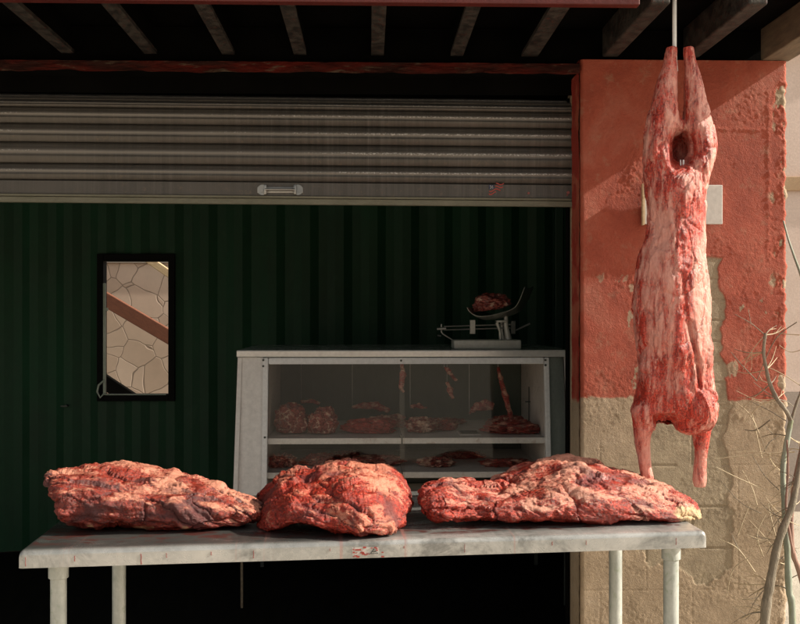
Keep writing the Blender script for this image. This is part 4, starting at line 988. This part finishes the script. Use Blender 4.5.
pm = lump('meat_cut', (p.x - .005, SYY - .01, p.z + .006), (.092, .065, .048), 640, M['casemeat'], 'dark cut of meat lying in the pan of the balance scale', 'meat', None, A=.10, fatb=.10, darkb=.45)
pm.rotation_euler = (0, -.14, 0)
# ------------------------------------------------------------------ hanging carcass
CYY = 3.30; SCL = CYY / F
def limb(bm, st, n=28, sub=8):
    """st: (pxL, pxR, py, dy, ry)"""
    a = np.array(st, float); m = len(a); s = np.linspace(0, m - 1, (m - 1) * sub + 1)
    g = [np.interp(s, range(m), a[:, c]) for c in range(5)]
    if m > 3: g = [smooth1(q, 3) for q in g]
    rings = []
    for i in range(len(s)):
        c = wp((g[0][i] + g[1][i]) / 2, g[2][i], CYY + g[3][i]); rx = max(.003, (g[1][i] - g[0][i]) / 2 * SCL)
        rings.append([bm.verts.new((c.x + rx * math.cos(k * 2 * math.pi / n), c.y + g[4][i] * math.sin(k * 2 * math.pi / n), c.z)) for k in range(n)])
    for p, q in zip(rings, rings[1:]):
        for k in range(n): bm.faces.new((p[k], p[(k + 1) % n], q[(k + 1) % n], q[k]))
    bm.faces.new(rings[0][::-1]); bm.faces.new(rings[-1])
def ball(bm, px, py, dy, rx, ry, rz):
    c = wp(px, py, CYY + dy); r = bmesh.ops.create_icosphere(bm, subdivisions=4, radius=1)
    for v in r['verts']: v.co = c + Vector((v.co.x * rx * SCL, v.co.y * ry, v.co.z * rz * SCL))
bm = bmesh.new()
limb(bm, [(666, 677.5, 46, 0, .020), (665, 677.5, 52, 0, .022), (661, 677, 70, 0, .028), (655, 677, 85, .0, .038), (649, 678, 110, 0, .050), (646, 680, 124, 0, .056), (644, 675, 138, 0, .060), (644, 674, 152, 0, .062), (644.5, 684, 168, .0, .066), (646, 690, 185, 0, .06), (650, 690, 200, 0, .04)])
limb(bm, [(683, 694, 46, 0, .020), (683, 695, 54, 0, .022), (685, 699, 70, 0, .028), (684.5, 703, 85, 0, .038), (683, 709, 112, 0, .050), (683, 714, 128, 0, .056), (689, 716.5, 143, 0, .060), (689, 715.5, 155, 0, .062), (680, 712.5, 168, 0, .066), (672, 708, 185, 0, .06), (672, 704, 200, 0, .04)])
ball(bm, 678, 126, .0, 7, .03, 9)
ball(bm, 681, 150, .085, 26, .035, 30)
limb(bm, [(655, 702, 161, .015, .03), (650, 708, 167, .01, .06), (646, 710, 178, .0, .082), (646, 706, 192, 0, .088), (646.5, 704, 208, 0, .09), (647, 704, 223, 0, .09), (645, 705, 235, 0, .092), (639.5, 705, 252, 0, .10), (635.5, 708, 274, 0, .108), (633, 709.5, 300, 0, .112), (633.5, 710, 326, 0, .112), (638, 710, 353, 0, .108), (640, 711, 367, 0, .10), (638, 714, 386, 0, .095), (635, 715, 401, 0, .09), (633, 712, 415, 0, .075), (638, 706, 424, .01, .045)])
ball(bm, 700, 408, -.045, 18, .055, 24)
ball(bm, 678, 400, -.03, 20, .06, 20)
ball(bm, 690, 424, -.02, 15, .045, 11)
ball(bm, 648, 412, -.02, 17, .05, 17)
ball(bm, 706, 362, -.05, 7, .03, 32)
ball(bm, 652, 375, -.03, 12, .05, 40)
ball(bm, 704, 150, -.02, 9, .045, 20); ball(bm, 656, 150, -.02, 9, .045, 22)
ball(bm, 694, 200, -.05, 9, .03, 26)
limb(bm, [(634, 662, 405, -.015, .045), (632, 657, 420, -.015, .040), (633.5, 650.5, 434, -.01, .030), (634.5, 649.5, 443, -.01, .024), (638, 650, 457, -.01, .018), (640, 651, 468, -.01, .017), (641, 653, 476, -.01, .018), (643, 653, 481, -.01, .014)])
limb(bm, [(690, 712, 412, 0, .04), (692, 710.5, 430, 0, .030), (694, 709, 444, 0, .024), (694.5, 706.5, 458, 0, .018), (693.5, 706, 470, 0, .017), (692.5, 706.8, 480, 0, .020), (694, 705, 487.5, 0, .013)])
bmesh.ops.recalc_face_normals(bm, faces=bm.faces)
me = bpy.data.meshes.new('raw'); bm.to_mesh(me); bm.free()
ro = bpy.data.objects.new('raw', me); COL.objects.link(ro)
rm = ro.modifiers.new('r', 'REMESH'); rm.mode = 'VOXEL'; rm.voxel_size = .0034
sm = ro.modifiers.new('s', 'SMOOTH'); sm.iterations = 9; sm.factor = .6
dg = bpy.context.evaluated_depsgraph_get(); me = bpy.data.meshes.new_from_object(ro.evaluated_get(dg))
bpy.data.objects.remove(ro); me.name = 'carcass'; me.shade_smooth()
P = co(me)
d = P[:, 0] * math.sin(TH) + P[:, 1] * math.cos(TH)
U = np.tan(np.arctan2(P[:, 0], P[:, 1]) - TH) * F + CX; V = CY - (P[:, 2] - CAMZ) / d * F
sc_ = np.where((V > 430) | (V < 100), .35, 1.0)
# carve the pelvic cavity and the chest hollow
Nn = nrm(me)
f1 = detail(me, 700, .0078, dict(bun=(14, 14, 2.2), dir=(1.9, 1.9, .40), fold=6, ledge=9, fine=(60, 60, 20), fib=(26, 26, 5), cell=(110, (2.2, 2.2, 1), .09, .9)))
P2 = co(me); P2 = P + (P2 - P) * sc_[:, None]
frn = P2[:, 1] < CYY + .01
cav = np.exp(-((U - 681.5) / 8.5) ** 4 - ((V - 149) / 15) ** 4); P2[:, 1] += cav * (P2[:, 1] < CYY + .07) * .05
cav = np.exp(-((U - 666) / 11) ** 4 - ((V - 421) / 5.5) ** 4); P2[:, 1] += cav * frn * .05; P2[:, 2] += cav * frn * .012
cav = np.exp(-((U - (694 + (V - 345) * .2)) / 2.2) ** 2) * sstep(318, 326, V) * sstep(372, 362, V) * frn; P2[:, 1] += cav * .016
cav = np.exp(-((U - (700 + (V - 390) * .05)) / 2.0) ** 2) * sstep(362, 370, V) * sstep(392, 386, V) * frn; P2[:, 1] += cav * .02
spine = np.exp(-((U - (686 + np.clip(V - 300, -90, 0) * .08)) / 3.4) ** 2) * sstep(200, 230, V) * sstep(380, 350, V) * frn; P2[:, 1] += spine * .003
setco(me, P2)
st = np.array([16., 16., 4.5])
n1 = fbm(P * st, 4, 720); n2 = fbm(P * np.array([30, 30, 30]), 4, 722); n3 = fbm(P * 7, 3, 724)
gl = lambda u, v, su, sv: np.exp(-((U - u) / su) ** 2 - ((V - v) / sv) ** 2)
n4 = fbm(P * np.array([55., 55., 9.]), 3, 741)
fat = .47 + .30 * n1 + .18 * n2 + .22 * n3 + .40 * n4
redc = np.exp(-((U - (685 - (V - 280) * .03)) / 7.5) ** 2) * sstep(185, 215, V) * sstep(372, 340, V)
fat = fat - .72 * redc * (.6 + .8 * n2) - .38 * gl(664, 160, 9, 18) - .35 * gl(702, 143, 9, 12) - .5 * gl(676, 188, 12, 20) - .30 * gl(640, 300, 6, 40) - .3 * gl(652, 85, 6, 30) - .42 * gl(692, 408, 26, 16) - .2 * gl(655, 395, 12, 30) + .10 * sstep(430, 440, V) - .4 * gl(699, 216, 5, 20)
fat = fat + .40 * gl(660, 262, 16, 45) + .65 * gl(701, 285, 8, 60) + .35 * gl(684, 185, 4, 16) + .30 * gl(667, 120, 8, 20) + .25 * gl(700, 105, 10, 25) + .25 * gl(655, 345, 12, 20) + .3 * gl(652, 205, 7, 25)  # fat patches, and the sunlit right flank painted as paler fat
dark = .0 + .40 * fbm(P * np.array([9, 9, 5]), 3, 730) + .22 * f1['crease'] + .30 * gl(657, 105, 5, 20) + .28 * gl(652, 135, 6, 14) + .35 * gl(684, 392, 14, 10) + .30 * gl(697, 410, 18, 14) + .35 * gl(711, 150, 5, 14) + .2 * gl(665, 235, 8, 25) + .2 * gl(672, 372, 10, 25)  # purple areas plus painted crease shade
fat = fat + .30 * (f1['r1'] - .5) + .18 * (f1['r1b'] - .5) + .35 * f1['edgeb'] * (f1['r1b'] > .55)
dark = dark + .25 * f1['edge'] + .08 * (f1['r2'] > .85)
attr(me, 'fat', fat); attr(me, 'dark', dark)
car = thing('hanging_carcass', 'skinned goat carcass hung by its hind leg in front of the red pillar', 'carcass', tuple(wp(675, 300, CYY)))
link('body', me, M['goat'], car)
rod = MB(); c0 = wp(674.5, 0, CYY - .004); 
rod.tube([(c0.x, CYY - .004, wz(-30, CYY, 674)), (c0.x, CYY - .004, wz(50, CYY, 674)), (wx(674, CYY), CYY - .012, wz(62, CYY, 674)), (wx(677, CYY), CYY + .01, wz(70, CYY, 674))], .0065, 12)
ro = rod.build('hanging_rod', M['whitetrim'], None, True); tag(ro, 'thin white metal rod hanging from the porch roof and holding the goat carcass', 'rod')
tag_ = MB().tube([wp(683.5, 160, CYY - .03), wp(683.5, 167, CYY - .035)], .003, 8).tube([wp(680.5, 160, CYY - .03), wp(680.8, 166, CYY - .035)], .002, 8).build('tendon', M['whitetrim'], car, True)
# ------------------------------------------------------------------ bare shrub against the pillar
shb = thing('bare_shrub', 'leafless shrub with crooked grey stems and dry twigs beside the pillar', 'shrub', tuple(wp(775, 312, 3.6).xy) + (0,))
def br(pts, rad, mat, name='stem', Y=3.62, parent=shb, n=10):
    pw_ = []
    for p in pts:
        y = p[2] if len(p) > 2 else Y
        pw_.append(wp(p[0], p[1], y))
    # refine with catmull-rom and a little wobble
    out = []; rads = []; m = len(pw_)
    if not hasattr(rad, '__len__'): rad = [rad] * m
    if rad[0] > .005: rad = [q * .76 for q in rad]
    k = 7 if m > 2 else 10
    for i in range(m - 1):
        p0, p1, p2, p3 = pw_[max(0, i - 1)], pw_[i], pw_[i + 1], pw_[min(m - 1, i + 2)]
        for j in range(k):
            t = j / k
            out.append(.5 * ((2 * p1) + (p2 - p0) * t + (2 * p0 - 5 * p1 + 4 * p2 - p3) * t * t + (3 * p1 - p0 - 3 * p2 + p3) * t ** 3)); rads.append(rad[i] + (rad[i + 1] - rad[i]) * t)
    out.append(pw_[-1]); rads.append(rad[-1])
    if rads[0] > .004:
        rads = [r_ * (1 + .07 * math.sin(i * 1.3) + random.uniform(-.05, .06)) for i, r_ in enumerate(rads)]
    return MB().tube(out, rads, n).build(name, mat, parent, True, 70)
br([(758, 960, 3.5), (761, 720, 3.5), (765, 620, 3.5), (770, 584, 3.5), (779, 540, 3.5), (792, 506, 3.5), (799, 470, 3.52), (806, 430, 3.55)], [.030, .024, .022, .020, .018, .015, .012, .008], M['branch'])
br([(796, 960, 3.56), (793, 640, 3.56), (789, 590, 3.56), (787, 545, 3.57), (784, 500, 3.6), (783, 466, 3.62), (788, 436, 3.62), (791, 420, 3.62)], [.020, .016, .015, .014, .013, .012, .012, .011], M['barkgreen'])
br([(791, 421, 3.62), (786, 411, 3.62), (777, 399, 3.62), (770, 384, 3.62), (766.5, 370, 3.62), (763.5, 352, 3.62), (765.5, 333, 3.62)], [.011, .010, .0095, .009, .008, .0075, .007], M['branch'])
br([(791, 422, 3.62), (797, 402, 3.62), (806, 380, 3.62)], [.008, .006, .005], M['branch'])
br([(815, 960, 3.58), (810, 640, 3.58), (801, 578, 3.58), (793, 553, 3.58), (791, 520, 3.58), (794, 485, 3.58), (801, 450, 3.58), (806, 410, 3.58)], [.018, .014, .012, .012, .011, .010, .009, .007], M['barkred'])
br([(793, 553, 3.55), (789, 530, 3.55), (786, 505, 3.55), (788, 470, 3.55), (787, 440, 3.55)], [.006, .006, .005, .005, .004], M['barkred'])
br([(783.5, 221, 3.7), (788, 238, 3.66), (794, 256, 3.62), (803, 282, 3.6), (815, 330, 3.6), (812, 420, 3.6)], [.003, .0035, .004, .005, .006, .006], M['barkgreen'])
tw = [((731, 352), (740, 363), (757, 381)), ((774, 332), (785, 334), (800, 335)), ((768, 367), (784, 375), (801, 386)), ((748, 400), (770, 411), (786, 421)), ((736, 402), (752, 418), (766, 452)),
      ((752, 412), (757, 436), (762, 458)), ((779, 436), (770, 442), (764, 452)), ((714, 459), (750, 455), (795, 452)), ((716, 467), (738, 478), (765, 490)), ((720, 480), (740, 502), (762, 514)),
      ((749, 520), (762, 534), (777, 552)), ((768, 503), (772, 522), (778, 545)), ((768, 505), (776, 516), (783, 528)), ((722, 540), (738, 549), (755, 572)), ((737, 599), (752, 600), (770, 602)),
      ((786, 584), (792, 578), (800, 574)), ((766, 514), (757, 535), (763, 556)), ((751, 503), (745, 516), (738, 535)), ((732, 535), (738, 548), (744, 556)), ((735, 452), (760, 452), (783, 458)), ((764, 480), (772, 470), (785, 462)),
      ((757, 380), (775, 340), (797, 322)), ((742, 470), (752, 488), (757, 505)), ((790, 478), (775, 466), (768, 455)), ((745, 430), (756, 430), (770, 420)), ((727, 596), (733, 570), (752, 556)), ((741, 619), (756, 611), (768, 604)), ((752, 455), (765, 476), (779, 490)), ((779, 345), (790, 352), (801, 350))]
for k, t_ in enumerate(tw):
    dy = random.uniform(3.58, 3.80); pts = [(a, b, dy + (3.62 - dy) * j / 2 if t_[-1][0] > 765 else dy) for j, (a, b) in enumerate(t_)]
    r0 = random.uniform(.0013, .0022)
    br(pts, [r0 * .6, r0, r0 * 1.2], M['twig'] if k % 3 else M['branch'], 'twig', n=6)
anchors = [(763, 640, 3.5), (766, 612, 3.5), (770, 584, 3.5), (775, 560, 3.5), (779, 540, 3.5), (786, 520, 3.5), (792, 506, 3.5), (797, 480, 3.51), (789, 590, 3.56), (787, 545, 3.57), (784, 500, 3.6), (783, 466, 3.62), (788, 436, 3.62), (777, 399, 3.62), (770, 384, 3.62), (766, 370, 3.62), (764, 352, 3.62), (765, 335, 3.62), (793, 553, 3.58), (791, 520, 3.58), (794, 485, 3.58), (801, 450, 3.58)]
for k in range(78):
    a0, b0, y0 = random.choice(anchors); left = random.random() < .72
    an = random.uniform(2.2, 3.9) if left else random.uniform(-1.2, .6)
    L = random.uniform(14, 46) * (1 if left else .6); cv = random.uniform(-.45, .45); y1 = min(3.80, y0 + random.uniform(.02, .25))
    q1 = (a0 + L * .5 * math.cos(an), b0 + L * .5 * math.sin(an)); q2 = (q1[0] + L * .5 * math.cos(an + cv), q1[1] + L * .5 * math.sin(an + cv))
    r0 = random.uniform(.0011, .0019); mt_ = M['twig'] if random.random() < .55 else M['branch']
    br([(a0, b0, y0), (*q1, (y0 + y1) / 2), (*q2, y1)], [r0 * 1.3, r0, r0 * .5], mt_, 'twig', n=5)
    if random.random() < .5:
        an2 = an + random.choice((-.7, .7)); L2 = L * .4
        br([(*q1, (y0 + y1) / 2), (q1[0] + L2 * math.cos(an2), q1[1] + L2 * math.sin(an2), y1)], [r0 * .8, r0 * .4], mt_, 'twig', n=5)
# ------------------------------------------------------------------ camera, sun, sky
cam = bpy.data.cameras.new('camera'); cam.sensor_width = 36; cam.lens = F / 800 * 36; cam.clip_end = 500; cam.clip_start = .05
cam.dof.use_dof = False
camo = bpy.data.objects.new('camera', cam); COL.objects.link(camo); camo.location = (0, 0, CAMZ); camo.rotation_euler = (R(90), 0, -TH)
SC.camera = camo
AL, EL = 4.0, 33.0
sd = Vector((math.cos(R(EL)) * math.cos(R(AL)), -math.cos(R(EL)) * math.sin(R(AL)), math.sin(R(EL))))
sun = bpy.data.lights.new('sun', 'SUN'); sun.energy = 5.0; sun.angle = R(.6); sun.color = (1, .90, .76)
so_ = bpy.data.objects.new('sun', sun); COL.objects.link(so_); so_.rotation_euler = sd.to_track_quat('Z', 'Y').to_euler(); so_.location = sd * 20
w = bpy.data.worlds.new('World'); SC.world = w; w.use_nodes = True; nt = w.node_tree; nt.nodes.clear()
sk = nt.nodes.new('ShaderNodeTexSky'); sk.sky_type = 'NISHITA'; sk.sun_disc = False; sk.sun_elevation = R(EL); sk.sun_rotation = R(90 + AL); sk.dust_density = 2.5; sk.air_density = 1.0
bg = nt.nodes.new('ShaderNodeBackground'); bg.inputs[1].default_value = .115; ow = nt.nodes.new('ShaderNodeOutputWorld')
hsv = nt.nodes.new('ShaderNodeHueSaturation'); hsv.inputs['Saturation'].default_value = .35; nt.links.new(sk.outputs[0], hsv.inputs['Color'])
tnt = nt.nodes.new('ShaderNodeMix'); tnt.data_type = 'RGBA'; tnt.blend_type = 'MULTIPLY'; tnt.inputs[0].default_value = 1; tnt.inputs[7].default_value = (1, .93, .82, 1); nt.links.new(hsv.outputs[0], tnt.inputs[6])
nt.links.new(tnt.outputs[2], bg.inputs[0]); nt.links.new(bg.outputs[0], ow.inputs[0])
SC.view_settings.view_transform = 'Standard'; SC.view_settings.look = 'None'; SC.view_settings.exposure = .68; SC.view_settings.gamma = 1
SC.view_settings.use_curve_mapping = False
SC.render.engine = 'CYCLES'
SC.cycles.max_bounces = 8
